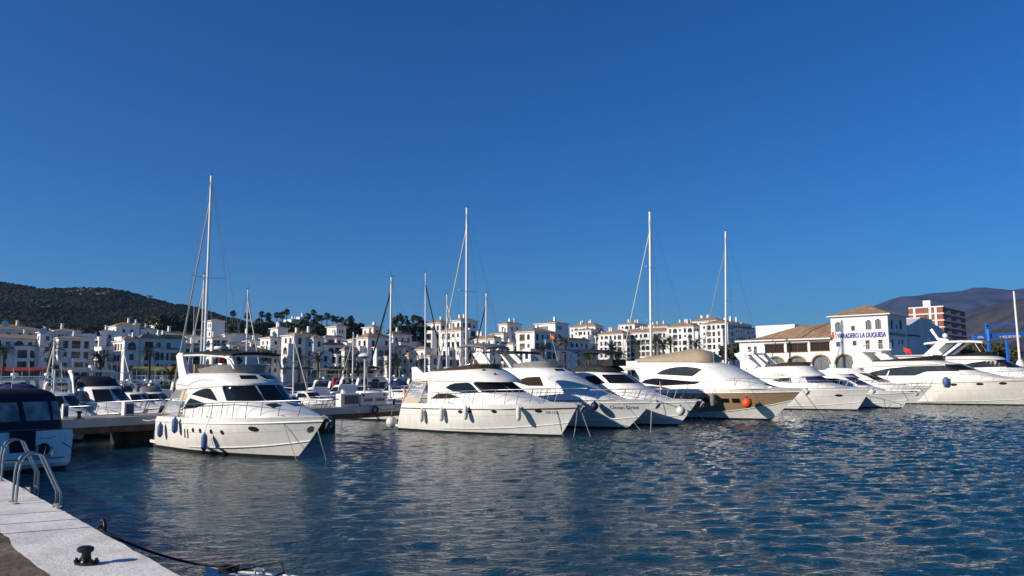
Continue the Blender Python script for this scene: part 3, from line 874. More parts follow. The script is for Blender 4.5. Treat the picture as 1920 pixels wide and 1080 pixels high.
mb = MB(); mb.box(3.1, 3.75, -1.35, -.75, 4.2, 4.28); mb.box(3.05, 3.15, -1.35, -.75, 4.25, 4.85); mb.build('helm_seat', 'tan_canvas', y1.root)
flag(y1.W(4.6, -.6, 4.5), 'red ensign under the black soft top of the yacht with blue fenders', ('red_flag',), .5, .9, 1.2, (0, 0), .95)
fender(y1, 1.2, 1.1, 'blue fender at the stern corner of the yacht with black soft top', 'fender_blue', .8, .16)
fender(y1, 3.2, 1.45, 'blue fender, second from the stern, on the yacht with black soft top', 'fender_blue', .85, .17)
fender(y1, 6.7, .72, 'blue fender hanging low beside the round portholes of the yacht', 'fender_blue', .9, .16)

# ---- yacht 2: white flybridge yacht, broad bow, white fenders
y2 = Yacht('motor_yacht', 'white flybridge yacht with four white fenders and grey bimini', 'yacht', (1049, 819), -40, 13.2, 14.8, 4.4, 2.05, 2.25, rake=.75, rub_drop=.38, rubm='screen_brown')
y2.platform(.9)
y2.loft('cabin', [(2.0, 2.15, 2.4, 12.6, 1.9, 3.8), (2.5, 2.5, 2.4, 11.2, 1.85, 3.0), (2.86, 2.86, 2.4, 9.95, 1.82, 2.4), (3.25, 3.25, 2.4, 9.2, 1.79, 2.2), (3.66, 3.66, 2.3, 8.4, 1.77, 2.0)])
F2 = [(3.70, 3.6, .8, 9.5, 1.82, 2.9), (3.82, 3.72, .7, 9.4, 1.84, 2.8), (4.05, 4.05, .8, 8.8, 1.8, 2.4), (4.3, 4.4, 2.0, 8.1, 1.68, 2.0), (4.42, 4.58, 2.6, 7.6, 1.5, 1.8)]
y2.loft('flybridge', F2)
y2.legs('fly_wing', [(.7, 4.7), (.78, 3.8), (2.3, 4.15), (1.9, 4.3), (1.3, 4.72)], 1.68, .16)
y2.sides('side_window', [(4.35, 3.2), (4.8, 3.42), (5.3, 3.53), (6.6, 3.58), (6.85, 3.5), (7.65, 2.9), (5.95, 2.86), (5.0, 2.98)], 'smoked_glass')
y2.sides('saloon_window', [(2.9, 2.4), (3.5, 2.72), (4.4, 2.8), (5.1, 2.72), (5.85, 2.52), (4.4, 2.42)], 'brown_glass')
for a, b in ((-1.80, -.62), (-.56, .56), (.62, 1.80)):
    y2.patch('windscreen_pane', 'front', [(a, 2.9), (b, 2.9), (b * .975, 3.58), (a * .975, 3.58)], 'smoked_glass', nu=30, nv=7)
rim = y2.rim(F2[-1], 2.7)
y2.wall('windscreen', rim, 4.3, lambda t: 4.45 + .42 * min(1, min(t, 1 - t) * 3.2), 'screen_brown', .03, .2)
y2.bar('screen_rail', [(p[0] + .1, p[1] * 1.1, 4.5 + .42 * min(1, min(i, len(rim) - 1 - i) / len(rim) * 3.2)) for i, p in enumerate(rim)], .016)
y2.top('bimini', 5.2, 7.9, 1.4, 6.25, 6.1, .10, 'grey_canvas', .16, droop=.16)
for sg in (-1, 1):
    y2.bar('bimini_frame', [(5.35, sg * 1.36, 6.2), (5.6, sg * 1.5, 4.5)], .018); y2.bar('bimini_frame', [(7.7, sg * 1.34, 6.1), (6.0, sg * 1.5, 4.5)], .018); y2.bar('bimini_frame', [(6.6, sg * 1.38, 6.25), (5.8, sg * 1.5, 4.5)], .018)
y2.antenna(3.3, -1.5, 4.1, 3.6, .02)
y2.patch('cover_band', 'stbd', [(1.2, 3.78), (5.8, 3.98), (5.8, 4.0), (1.2, 3.81)], 'screen_grey', off=.006, nu=16, nv=1)
for sg in (-1, 1):
    mb = MB(); y = sg * 1.78
    mb.grid([[(.95, y, 3.72), (2.35, y, 3.5)], [(.15, y * 1.1, 2.5), (1.9, y * 1.1, 2.35)]]); o = mb.build('side_curtain', 'clear_vinyl', y2.root)
    mb = MB()
    for a, b in (((.95, y, 3.72), (.0, y * 1.12, 2.15)), ((2.35, y, 3.6), (1.85, y * 1.11, 2.15)), ((.95, y, 3.68), (2.4, y, 3.5))): mb.tube([a, b], .075, 6)
    mb.build('curtain_border', 'cream_canvas', o)
    mb = MB(); mb.grid([[(.15, y * 1.1, 2.5), (1.9, y * 1.1, 2.38)], [(-.05, y * 1.14, 2.06), (1.7, y * 1.13, 2.06)]]); mb.build('canvas_panel', 'cream_canvas', y2.root)
y2.rail(3.0, .95, .85, .5, .8, lean=.32)
for x in (6.2, 7.05, 9.15, 12.3): y2.port(x, 1.5 + .028 * x - .13, .24, .12)
y2.sides('hull_grille', [(3.0, 1.28), (4.6, 1.28), (4.6, 1.42), (3.0, 1.42)], 'gelcoat_cool', hull=True, off=.03, nu=6, nv=2)
y2.anchor(); y2.cleat(12.4); y2.cleat(5.0)
for k, (x, z, w) in enumerate(((2.5, 1.2, 'sternmost white fender'), (4.6, 1.32, 'white fender, second from the stern,'), (6.95, 1.5, 'white fender between the portholes'), (11.2, 1.55, 'white fender nearest the bow'))):
    fender(y2, x, z, w + ' of the yacht with grey bimini', 'fender_white', .95, .17)
ball_fender(y2, -1.35, .55, 'round white fender at the stern of the yacht with grey bimini', 'fender_white', .42, off=1.9)
flag(y2.W(-.5, -1.2, 1.7), 'red flag hanging at the stern of the yacht with grey bimini', ('red_flag',), .5, 1.0, 1.6, (-.1, 0), .9)
y2.decal_text('registration_number', 'SSR 1123', .21, 'letter_black', 13.1, 1.55)
mb = MB(); mb.lathe([(.05, 0), (.13, .05), (.14, .16), (.10, .2), (0, .21)], 10, (7.5, -1.15, 4.3)); mb.build('spotlight', 'iron', y2.root, smooth=40)
mb = MB()
for d in (0, .3): mb.lathe([(.09, .12), (.05, 0), (.03, -.2)], 8, (8.0 + d, -1.05 + d * .3, 4.15), axis='x')
mb.build('horn', 'iron', y2.root, smooth=40)

# ---- yacht 3: larger white yacht with covered windscreen
y3 = Yacht('motor_yacht', 'white yacht named on its bow, windscreen under a pale cover', 'yacht', (1173, 804.6), -42, 14.9, 17.4, 4.9, 2.0, 2.2, mats=('gelcoat_cool', 'antifoul', 'gelcoat'), rub_drop=.2)
y3.loft('cabin', [(2.0, 2.2, 3, 15.0, 2.1, 4.2), (2.7, 2.65, 3.2, 13.0, 2.0, 3.2), (3.15, 3.15, 3.5, 11.9, 1.94, 2.7), (3.6, 3.62, 3.6, 10.85, 1.9, 2.4), (4.05, 4.1, 3.6, 9.95, 1.87, 2.2)], 'gelcoat_cool')
F3 = [(4.02, 4.06, 2.2, 10.05, 1.89, 2.3), (4.3, 4.3, 2.2, 9.65, 1.9, 2.1), (4.58, 4.56, 3.0, 9.0, 1.74, 1.9), (4.68, 4.63, 4.0, 8.6, 1.5, 1.8)]
y3.loft('flybridge', F3, 'gelcoat_cool')
y3.patch('windscreen_cover', 'front', [(-1.92, 3.2), (1.92, 3.2), (1.85, 4.0), (-1.85, 4.0)], 'screen_cover', off=.03, nu=40, nv=8)
y3.sides('side_window', [(5.6, 3.5), (6.3, 3.75), (6.9, 3.88), (8.2, 3.92), (8.6, 3.2), (7.0, 3.2)], 'brown_glass')
for a, b in ((-1.1, -.15), (.15, 1.1)):
    y3.patch('roof_hatch', 'front', [(a, 4.36), (b, 4.36), (b * .93, 4.53), (a * .93, 4.53)], 'smoked_glass', nu=8, nv=4)
y3.wall('windscreen', y3.rim(F3[-1], 5.0), 4.55, lambda t: 4.95 + .2 * min(1, min(t, 1 - t) * 5), 'screen_grey', .03, .2)
y3.legs('arch_leg', [(.6, 5.9), (1.5, 6.1), (2.0, 5.8), (3.0, 4.75), (4.0, 4.6), (2.0, 4.4)], 1.75, .2)
y3.top('soft_top', .8, 5.3, 1.8, 6.0, 5.9, .12, 'black_canvas', .12)
y3.legs('front_support', [(4.6, 5.82), (5.3, 5.75), (6.1, 5.1), (5.8, 4.9), (5.0, 5.5)], 1.6, .1)
mb = MB(); mb.lathe([(.05, 0), (.30, .12), (.33, .5), (.25, .8), (0, .95)], 14, (1.4, 0, 6.25)); mb.build('satellite_dome', 'white_paint', y3.root, smooth=50)
mb = MB(); mb.lathe([(.05, 0), (.20, .1), (.22, .35), (.15, .6), (0, .7)], 14, (1.0, 1.0, 6.15)); mb.build('satellite_dome', 'white_paint', y3.root, smooth=50)
y3.rail(6.5, .8, .85, .55, .75); y3.anchor(); y3.cleat(14.6)
y3.decal_text('boat_name', 'Ocean Drive', .36, 'letter_black', 15.3, 1.52, shear=.2, sx=1.05)
ball_fender(y3, 13.6, 1.75, 'navy round fender on the bow rail of the yacht with covered windscreen', 'fender_navy', .30)
flag(y3.W(8.2, .5, 4.9), 'small red and yellow flag above the yacht with covered windscreen', ('red_flag', 'yellow_flag'), .75, .5, 2.6, (-.25, 0), .5)
flag(y3.W(2.0, -1.4, 4.5), 'red ensign beside the arch of the yacht with covered windscreen', ('red_flag',), 1.0, .6, 1.2, (-.2, 0), .5, (.7, -.7))

# ---- yacht 4: sport yacht with dark screens and blue-black bimini
y4 = Yacht('motor_yacht', 'white sport yacht with dark windscreen and blue and black biminis', 'yacht', (1270, 799), -42, 13.3, 15.2, 4.4, 1.9, 2.1, mats=('gelcoat_cool', 'antifoul', 'gelcoat'), rub_drop=.22)
y4.loft('cabin', [(1.95, 2.05, 3, 13.0, 1.85, 4.0), (2.7, 2.6, 3.2, 11.2, 1.78, 3.0), (3.3, 3.3, 3.3, 9.85, 1.68, 2.2), (3.7, 3.7, 3.4, 9.2, 1.6, 2.0), (4.08, 4.08, 3.5, 8.5, 1.5, 1.9), (4.32, 4.3, 3.8, 7.7, 1.3, 1.7)])
for a, b in ((-1.65, -.05), (.05, 1.65)):
    y4.patch('windscreen_pane', 'front', [(a, 3.33), (b, 3.33), (b * .91, 4.04), (a * .91, 4.04)], 'smoked_glass', nu=26, nv=7)
y4.sides('side_window', [(5.6, 3.9), (6.6, 3.98), (7.8, 3.35), (6.6, 3.2), (5.9, 3.4)], 'brown_glass')
y4.loft('canvas_dodger', [(4.3, 4.3, 4.0, 8.2, 1.4, 1.6), (4.6, 4.6, 4.2, 7.9, 1.35, 1.4), (4.9, 4.82, 4.6, 7.4, 1.15, 1.2)], 'black_canvas', surf=False)
y4.top('blue_bimini', 1.0, 4.5, 1.6, 6.2, 6.0, .1, 'blue_canvas', .16, droop=.1)
y4.top('black_bimini', 4.6, 7.8, 1.5, 5.98, 5.85, .1, 'black_canvas', .16, droop=.12)
for sg in (-1, 1):
    y4.bar('bimini_frame', [(1.3, sg * 1.5, 6.1), (3.6, sg * 1.5, 4.2)], .02); y4.bar('bimini_frame', [(4.3, sg * 1.5, 5.95), (3.2, sg * 1.5, 4.2)], .02); y4.bar('bimini_frame', [(7.5, sg * 1.4, 5.8), (5.4, sg * 1.4, 4.4)], .02)
mb = MB(); mb.box(5.9, 8.0, -1.0, 1.0, 4.75, 5.3); mb.build('covered_seats', 'black_canvas', y4.root)
y4.rail(5.5, .8, .85, .5, .75); y4.anchor(); y4.cleat(13.0)
flag(y4.W(12.2, -.5, 2.2), 'yellow and red flag on the foredeck of the sport yacht with dark windscreen', ('red_flag', 'yellow_flag'), .35, .7, 1.3, (-.05, 0), .9)
ball_fender(y4, 14.2, 1.25, 'round white fender under the bow of the sport yacht with dark windscreen', 'fender_white', .34)

# ---- yacht 5: tan hull, tan flybridge cover
y5 = Yacht('motor_yacht', 'yacht with tan and white hull under a tan flybridge cover', 'yacht', (1445, 788), -42, 14.6, 17.6, 5.1, 2.65, 2.8, mats=('gelcoat', 'antifoul', 'tan_hull'), bands=(1, 0, 2, 2, 0), chine_bow=1.75, rub_drop=.38)
y5.loft('cabin', [(2.6, 2.75, 2.4, 15.8, 2.2, 4.5), (3.1, 3.05, 2.5, 14.6, 2.15, 3.8), (3.6, 3.55, 2.6, 13.5, 2.08, 3.0), (4.2, 4.2, 2.2, 12.3, 2.0, 2.6), (4.7, 4.66, 1.8, 11.3, 1.9, 2.3), (5.1, 5.0, 1.7, 10.2, 1.8, 2.0), (5.25, 5.12, 1.9, 9.6, 1.6, 1.9)])
y5.patch('windscreen_cover', 'front', [(-2.03, 3.6), (2.03, 3.6), (1.86, 4.68), (-1.86, 4.68)], 'screen_cover', off=.03, nu=44, nv=9)
y5.sides('side_window', [(4.5, 4.02), (5.1, 4.35), (5.8, 4.56), (6.7, 4.68), (7.6, 4.70), (8.6, 4.6), (9.3, 4.45), (8.35, 3.82)], 'grey_glass')
y5.sides('saloon_window', [(2.9, 3.2), (3.3, 3.5), (4.4, 3.66), (6.5, 3.5), (9.1, 3.3), (8.7, 3.12), (5.0, 2.95)], 'smoked_glass')
y5.loft('flybridge_cover', [(5.22, 5.1, 1.8, 9.95, 1.78, 1.5), (5.42, 5.5, 1.9, 9.8, 1.7, 1.2), (5.58, 6.0, 2.4, 9.2, 1.25, 1.0), (5.7, 6.25, 2.8, 8.4, .8, .9), (5.8, 6.36, 3.2, 7.9, .3, .6)], 'tan_canvas', surf=False, sub=2)
y5.loft('aft_deck_roof', [(4.45, 4.45, -.4, 3.0, 1.9, .5), (4.62, 4.62, -.6, 3.0, 2.0, .5), (4.7, 4.7, -.5, 3.0, 1.9, .5)], surf=False)
y5.wall('coaming', [(x, y) for x, y in [(2.4, -1.8), (1.2, -1.85), (-.3, -1.85), (-.4, -1.2), (-.4, 1.2), (-.3, 1.85), (1.2, 1.85), (2.4, 1.8)]], 4.66, 5.3, 'gelcoat', .06, .06)
y5.rail(8.0, .85, 1.1, .3, .8, lean=-.05)
for x in (9.6, 11.4, 12.3, 13.2): y5.rect(x - .33, x + .33, 1.5, 1.88, 'smoked_glass')
y5.patch('bow_hatch', 'top', [(14.3, -.5), (15.1, -.4), (15.1, .4), (14.3, .5)], 'black', off=.02, nu=5, nv=4)
y5.anchor(); y5.cleat(15.2)
fender(y5, 10.6, 1.75, 'large taupe fender on the tan hull', 'grey_canvas', 1.15, .24)
ball_fender(y5, 13.6, 1.55, 'orange ball fender hanging on the tan hull', 'buoy_orange', .42)
y5.antenna(9.9, -.9, 5.0, 2.6, -.05)

# ---- yacht 6: flybridge yacht with gold name
y6 = Yacht('motor_yacht', 'white flybridge yacht with radar arch behind the tan hull', 'yacht', (1605, 770), -42, 13.6, 15.2, 4.7, 2.35, 2.4, rub_drop=.25)
y6.loft('cabin', [(2.3, 2.45, 3, 13.4, 2.0, 4.0), (2.7, 2.7, 3.2, 12.0, 1.95, 3.2), (2.9, 2.9, 3.2, 11.4, 1.9, 2.8), (3.3, 3.3, 3.2, 10.7, 1.87, 2.5), (3.62, 3.65, 3.2, 10.0, 1.84, 2.3)])
F6 = [(3.48, 3.66, 1.6, 10.5, 1.87, 2.7), (3.7, 3.75, 1.5, 10.5, 1.88, 2.6), (4.2, 4.2, 1.8, 9.8, 1.86, 2.2), (4.65, 4.7, 3.0, 9.2, 1.7, 2.0), (4.76, 4.82, 4.0, 8.8, 1.5, 1.9)]
y6.loft('flybridge', F6)
for a, b in ((-1.84, -.05), (.05, 1.84)):
    y6.patch('windscreen_cover', 'front', [(a, 2.95), (b, 2.95), (b * .98, 3.6), (a * .98, 3.6)], 'blue_canvas', nu=26, nv=6)
y6.sides('side_window', [(5.2, 3.3), (7.5, 3.55), (7.6, 3.0), (6.0, 3.05)], 'grey_glass')
y6.sides('forward_window', [(8.0, 3.5), (9.0, 3.5), (9.3, 3.0), (8.1, 3.0)], 'screen_cover')
y6.wall('windscreen', y6.rim(F6[-1], 4.4), 4.7, lambda t: 4.8 + .42 * min(1, min(t, 1 - t) * 5), 'screen_brown', .03, .28)
y6.legs('arch_leg', [(.9, 6.2), (1.5, 6.45), (1.9, 6.3), (3.7, 4.9), (3.0, 4.3), (2.5, 4.4)], 1.75, .2)
y6.legs('front_support', [(2.9, 6.1), (3.3, 6.2), (4.6, 5.0), (4.3, 4.6)], 1.6, .16)
mb = MB(); mb.box(.9, 3.2, -1.75, 1.75, 6.15, 6.32); mb.build('arch_top', 'gelcoat', y6.root)
y6.radar(1.8, 6.32, .25, .4)
y6.antenna(2.2, -1.2, 6.2, 1.6, -.6); y6.antenna(2.4, 1.2, 6.2, 1.6, -.6)
y6.rail(6.0, .8, .9, .45, .75); y6.port(12.3, 1.62, .38, .14); y6.anchor()
mb = MB(); mb.tube([(5.7, -1.95, 4.1), (5.66, -1.96, 3.72), (5.75, -1.96, 3.78)], .02, 5)
mb.tube([(5.95, -1.96, 3.65), (6.05, -1.94, 4.15), (6.2, -1.94, 4.05), (6.05, -1.95, 3.88), (6.25, -1.96, 3.74), (6.35, -1.95, 3.9), (6.42, -1.96, 3.74), (6.52, -1.94, 4.1), (6.55, -1.96, 3.74), (6.72, -1.95, 3.9), (6.66, -1.96, 3.74), (6.85, -1.96, 3.76)], .02, 5)
mb.build('gold_script', 'letter_gold', y6.root)

# ---- yachts 7 and 8: low sport boats
y7 = Yacht('motor_yacht', 'low white sport boat with blue screens in the shade of its neighbour', 'yacht', (1690, 766), -42, 12.4, 13.8, 4.2, 1.7, 2.0, mats=('gelcoat_cool', 'antifoul', 'gelcoat'))
y7.loft('cabin', [(1.7, 1.8, 3, 11.8, 1.75, 3.8), (2.5, 2.45, 3.2, 9.6, 1.65, 2.6), (3.3, 3.3, 3.5, 7.8, 1.5, 2.0), (3.95, 3.9, 3.6, 6.6, 1.3, 1.6)])
y7.patch('windscreen_pane', 'front', [(-1.35, 2.55), (1.35, 2.55), (1.2, 3.5), (-1.2, 3.5)], 'blue_canvas', nu=14, nv=6)
y7.sides('side_window', [(4.2, 2.8), (4.6, 3.4), (6.2, 3.35), (6.8, 2.75)], 'smoked_glass')
y7.rail(5.0, .75, .85, .6, .7); y7.anchor()
mb = MB(); mb.box(11.0, 14.6, -.42, .42, 1.98, 2.08); mb.build('bow_platform', 'gelcoat', y7.root)
y8 = Yacht('motor_yacht', 'white sport cruiser with grey hard roof beside the largest yacht', 'yacht', (1727, 758), -42, 13.5, 15.9, 4.4, 2.1, 2.35, mats=('gelcoat_cool', 'antifoul', 'gelcoat'))
y8.loft('cabin', [(2.1, 2.2, 2.5, 13.4, 1.85, 4.2), (2.75, 2.7, 2.6, 10.6, 1.75, 3.0), (3.5, 3.5, 2.4, 8.6, 1.62, 2.4), (4.2, 4.1, 2.2, 7.0, 1.45, 2.0), (4.6, 4.5, 2.6, 6.2, 1.2, 1.6)])
y8.patch('windscreen_pane', 'front', [(-1.5, 2.8), (1.5, 2.8), (1.35, 3.9), (-1.35, 3.9)], 'smoked_glass', nu=14, nv=6)
y8.sides('side_window', [(3.4, 3.3), (3.8, 3.9), (6.0, 3.85), (7.0, 3.2)], 'smoked_glass')
y8.rail(5.0, .8, .9, .6, .75); y8.anchor()
mb = MB(); mb.slab([(9.2, 2.6), (9.5, 2.55), (10.1, 4.2), (9.95, 4.2)], -.1, .1); mb.build('passerelle', 'white_paint', y8.root)

# ---- yacht 9: the largest, cream sides, long dark window
y9 = Yacht('motor_yacht', 'largest white yacht with long tinted side windows and raked arch', 'yacht', (0, 0), -42, 20.5, 24.2, 5.8, 2.8, 3.35, mats=('gelcoat_cream', 'antifoul', 'gelcoat'), loc=(46.1, 104.95, 0), rub_drop=.3, rubm='screen_grey')
y9.loft('cabin', [(2.75, 3.05, 2.0, 21.0, 2.45, 5.5), (3.3, 3.35, 2.2, 18.0, 2.4, 4.0), (3.7, 3.75, 2.2, 16.4, 2.34, 3.4), (4.15, 4.15, 2.2, 15.0, 2.28, 3.0), (4.6, 4.6, 2.0, 14.0, 2.22, 2.6), (4.98, 4.98, 1.8, 13.2, 2.15, 2.4)], 'gelcoat_cream')
F9 = [(4.5, 4.98, .7, 13.2, 2.2, 2.6), (4.75, 5.05, .6, 13.0, 2.36, 2.6), (5.15, 5.2, .8, 12.2, 2.3, 2.4), (5.42, 5.42, 2.0, 11.2, 2.0, 2.2)]
y9.loft('flybridge', F9, 'gelcoat_cream')
y9.sides('side_window', [(2.5, 3.75), (3.1, 4.05), (5.2, 4.5), (7.4, 4.72), (10.0, 4.8), (11.6, 4.82), (13.4, 4.08), (9.6, 4.06), (8.3, 3.55), (3.0, 3.55)], 'grey_glass', nu=30)
y9.patch('windscreen_pane', 'front', [(-2.25, 4.2), (-.05, 4.2), (-.05, 4.93), (-2.13, 4.93)], 'smoked_glass', nu=26, nv=6)
y9.patch('windscreen_pane', 'front', [(.05, 4.2), (2.25, 4.2), (2.13, 4.93), (.05, 4.93)], 'smoked_glass', nu=26, nv=6)
y9.wall('windscreen', y9.rim(F9[-1], 2.9), 5.35, lambda t: 5.5 + .5 * min(1, min(t, 1 - t) * 4), 'screen_dark', .03, .2)
y9.legs('arch_leg', [(.7, 6.75), (1.5, 6.95), (1.9, 6.7), (3.3, 5.4), (2.5, 5.0), (.9, 5.0)], 2.1, .25)
y9.top('arch_roof', .8, 4.4, 2.1, 6.85, 6.7, .14, 'gelcoat_cream', .1)
y9.legs('front_support', [(3.6, 6.6), (4.3, 6.55), (5.6, 5.7), (5.1, 5.5)], 1.9, .16)
y9.radar(1.6, 7.0, .5, .5)
y9.rail(10.0, .9, 1.1, .4, .85)
for x in (12.7, 15.4, 17.7): y9.port(x, 2.0 + .035 * x, .42, .16)
t_ = thing('fender', 'grey pear-shaped fender on a bow rail below the largest yacht', 'fender', y8.W(16.6, -.6, 2.55), y8.a)
mb = MB(); mb.ball((0, 0, .25), .42, 12, 8, sz=1.5); mb.build('body', 'fender_blue', t_, smooth=60)
mb = MB(); mb.tube([(0, 0, -.35), (-.6, .3, -.35)], .05); mb.build('bracket', 'steel', t_)

# ---- yacht 10: hardtop yacht behind
y10 = Yacht('motor_yacht', 'tall white yacht with hard top and red flag behind the largest yacht', 'yacht', (0, 0), -42, 22.5, 26, 6.0, 3.2, 3.7, loc=(51.45, 110.9, 0))
y10.loft('cabin', [(3.1, 3.4, 3.5, 23.0, 2.6, 5.5), (3.9, 3.9, 3.6, 20.0, 2.5, 4.2), (4.4, 4.4, 3.6, 18.6, 2.42, 3.4), (5.0, 5.0, 3.6, 17.3, 2.35, 2.9), (5.5, 5.5, 3.6, 16.3, 2.28, 2.6)])
F10 = [(5.6, 5.5, 3.0, 16.6, 2.4, 2.8), (5.8, 5.7, 2.8, 16.4, 2.5, 2.6), (6.05, 6.0, 3.2, 15.6, 2.3, 2.4)]
y10.loft('flybridge', F10)
y10.sides('side_window', [(11.0, 4.7), (13.4, 5.2), (14.7, 5.36), (16.2, 5.3), (17.2, 4.6), (13.0, 4.5)], 'grey_glass')
y10.patch('windscreen_pane', 'front', [(-2.1, 4.5), (2.1, 4.5), (1.95, 5.4), (-1.95, 5.4)], 'smoked_glass', nu=14, nv=6)
y10.wall('windscreen', y10.rim(F10[-1], 8.5), 6.0, lambda t: 6.1 + .45 * min(1, min(t, 1 - t) * 6), 'screen_dark', .03, .15)
y10.legs('arch_leg', [(7.2, 6.1), (8.4, 6.1), (10.2, 7.75), (9.1, 7.85)], 2.1, .3)
y10.legs('front_support', [(9.6, 6.1), (10.0, 6.1), (12.2, 7.8), (11.8, 7.9)], 2.0, .12)
y10.top('hard_top', 7.5, 14.4, 2.3, 8.0, 8.0, .22, 'gelcoat', .14, droop=.12)
for sg in (-1, 1): y10.bar('roof_post', [(13.4, sg * 1.9, 7.9), (14.2, sg * 1.9, 6.3)], .05, 'gelcoat')
mb = MB(); mb.slab([(7.9, 9.7), (8.2, 9.9), (8.9, 8.6), (10.1, 8.35), (10.1, 8.2), (8.8, 8.2)], -.25, .25); mb.build('mast_fin', 'gelcoat', y10.root)
mb = MB(); mb.ball((9.7, 0, 8.85), .35, 12, 8); mb.tube([(9.7, 0, 8.2), (9.7, 0, 8.7)], .08); mb.build('satellite_dome', 'white_paint', y10.root, smooth=60)
y10.rail(16, 1.0, 1.4, .4)
y10.loft('aft_deck_roof', [(6.15, 6.15, 3.6, 9.0, 2.2, 1), (6.3, 6.3, 3.4, 9.0, 2.3, 1)], surf=False)
flag(y10.W(5.2, -1.5, 6.3), 'red flag flying at the stern of the tall hard-top yacht', ('red_flag',), 1.2, .65, 1.1, (-.4, 0), .3, (.75, -.6))

# ---- mooring lines from the bows, read off where they enter the water
def bow_line(boat, x, sg, px, py, label, r=.022, sag=.15, mat='rope_white', up=.05):
    X, y, z = boat.sheer_at(min(x, boat.L - .02))
    b = at_z(px, py, -.15)
    return line(boat.W(X, sg * max(y - .1, 0.05), z + up), b, label, r, sag, mat)
bow_line(y1, 12.0, -1, 558, 868, 'mooring line slanting from the foredeck of the yacht with blue fenders', .018, .05)
bow_line(y1, 13.6, -1, 613, 867, 'thick mooring line from the bow of the yacht with blue fenders', .03, .03)
bow_line(y1, 13.9, 1, 633, 862, 'thin dark mooring line beside the bow of the yacht with blue fenders', .016, .03, 'rope_grey')
bow_line(y2, 13.4, -1, 1059, 823, 'mooring line falling from the starboard bow of the yacht with grey bimini', .022, .35)
bow_line(y2, 13.5, -1, 1056, 821, 'second slack line at the starboard bow of the yacht with grey bimini', .018, .7)
bow_line(y2, 14.7, 1, 1070, 822, 'curving slack line under the bow tip of the yacht with grey bimini', .02, .8)
bow_line(y2, 14.75, 1, 1109, 823, 'straight mooring line leaving the bow tip of the yacht with grey bimini', .024, .05)
bow_line(y3, 15.2, -1, 1205, 811, 'slanting line across the named bow of the yacht with covered windscreen', .018, .2)
bow_line(y3, 17.2, 1, 1220, 814, 'upright mooring line at the bow tip of the yacht with covered windscreen', .024, .03)
bow_line(y4, 14.6, 1, 1296, 793, 'upright line at the bow of the sport yacht with dark windscreen', .022, .02)
bow_line(y4, 14.9, 1, 1308, 792, 'second upright line at the bow of the sport yacht with dark windscreen', .02, .02)
bow_line(y4, 14.0, -1, 1338, 802, 'dark anchor rode slanting from the sport yacht with dark windscreen', .04, .05, 'steel')
bow_line(y5, 15.6, -1, 1470, 791, 'short mooring line at the bow of the tan hull', .024, .03)
bow_line(y5, 16.4, -1, 1524, 791, 'long mooring line slanting from the bow of the tan hull', .028, .03)
bow_line(y5, 17.3, 1, 1549, 789, 'mooring line from the bow tip of the tan hull', .026, .03)
bow_line(y6, 13.0, -1, 1600, 772, 'short line at the bow of the yacht with radar arch', .02, .03)
bow_line(y6, 14.6, -1, 1637, 772, 'long line slanting from the bow of the yacht with radar arch', .026, .03)
bow_line(y7, 12.8, -1, 1659, 771, 'line slanting from the low sport boat with blue screens', .026, .03)
bow_line(y8, 13.6, -1, 1700, 763, 'slack looped line at the bow of the sport cruiser with grey roof', .022, .5)
bow_line(y8, 15.0, -1, 1753, 757, 'upright line at the bow of the sport cruiser with grey roof', .024, .03)
bow_line(y8, 15.5, 1, 1799, 760, 'line slanting below the pear-shaped fender', .026, .05)
# ================================================================== the town
def facade_mesh(mb, o, dx, n, W, z0, z1, openings, depth=.22, mi=0):
    """a wall in the plane through o along dx (width W, from z0 to z1, outward normal n) with real openings (x0, x1, za, zb, arched)"""
    up = Vector((0, 0, 1))
    def P(x, z, d=0.0): return o + dx * x + up * (z - o.z) - n * d
    xs = sorted({0, W} | {v for q in openings for v in q[:2]}); zs = sorted({z0, z1} | {v for q in openings for v in q[2:4]})
    for i in range(len(xs) - 1):
        for j in range(len(zs) - 1):
            cx, cz = (xs[i] + xs[i + 1]) / 2, (zs[j] + zs[j + 1]) / 2
            if any(q[0] < cx < q[1] and q[2] < cz < q[3] for q in openings): continue
            mb.face([P(xs[i], zs[j]), P(xs[i + 1], zs[j]), P(xs[i + 1], zs[j + 1]), P(xs[i], zs[j + 1])], mi)
    for x0, x1, za, zb, arch in [q[:5] for q in openings]:
        for a, b in (((x0, za), (x1, za)), ((x1, za), (x1, zb)), ((x1, zb), (x0, zb)), ((x0, zb), (x0, za))):
            mb.face([P(*a), P(*b), P(b[0], b[1], depth), P(a[0], a[1], depth)], mi)
        if arch:
            r = (x1 - x0) / 2; cx = (x0 + x1) / 2; zs_ = zb - min(r, (zb - za) * .6); hh = zb - zs_
            for sg in (-1, 1):
                arc = [(cx + sg * r * math.cos(k * math.pi / 12), zs_ + hh * math.sin(k * math.pi / 12)) for k in range(7)]
                cor = (cx + sg * r, zb)
                for k in range(6): mb.face([P(*cor, .03), P(*arc[k], .03), P(*arc[k + 1], .03)], mi)
                for k in range(6): mb.face([P(*arc[k], .03), P(*arc[k + 1], .03), P(*arc[k + 1], depth), P(*arc[k], depth)], mi)
PANES = {}
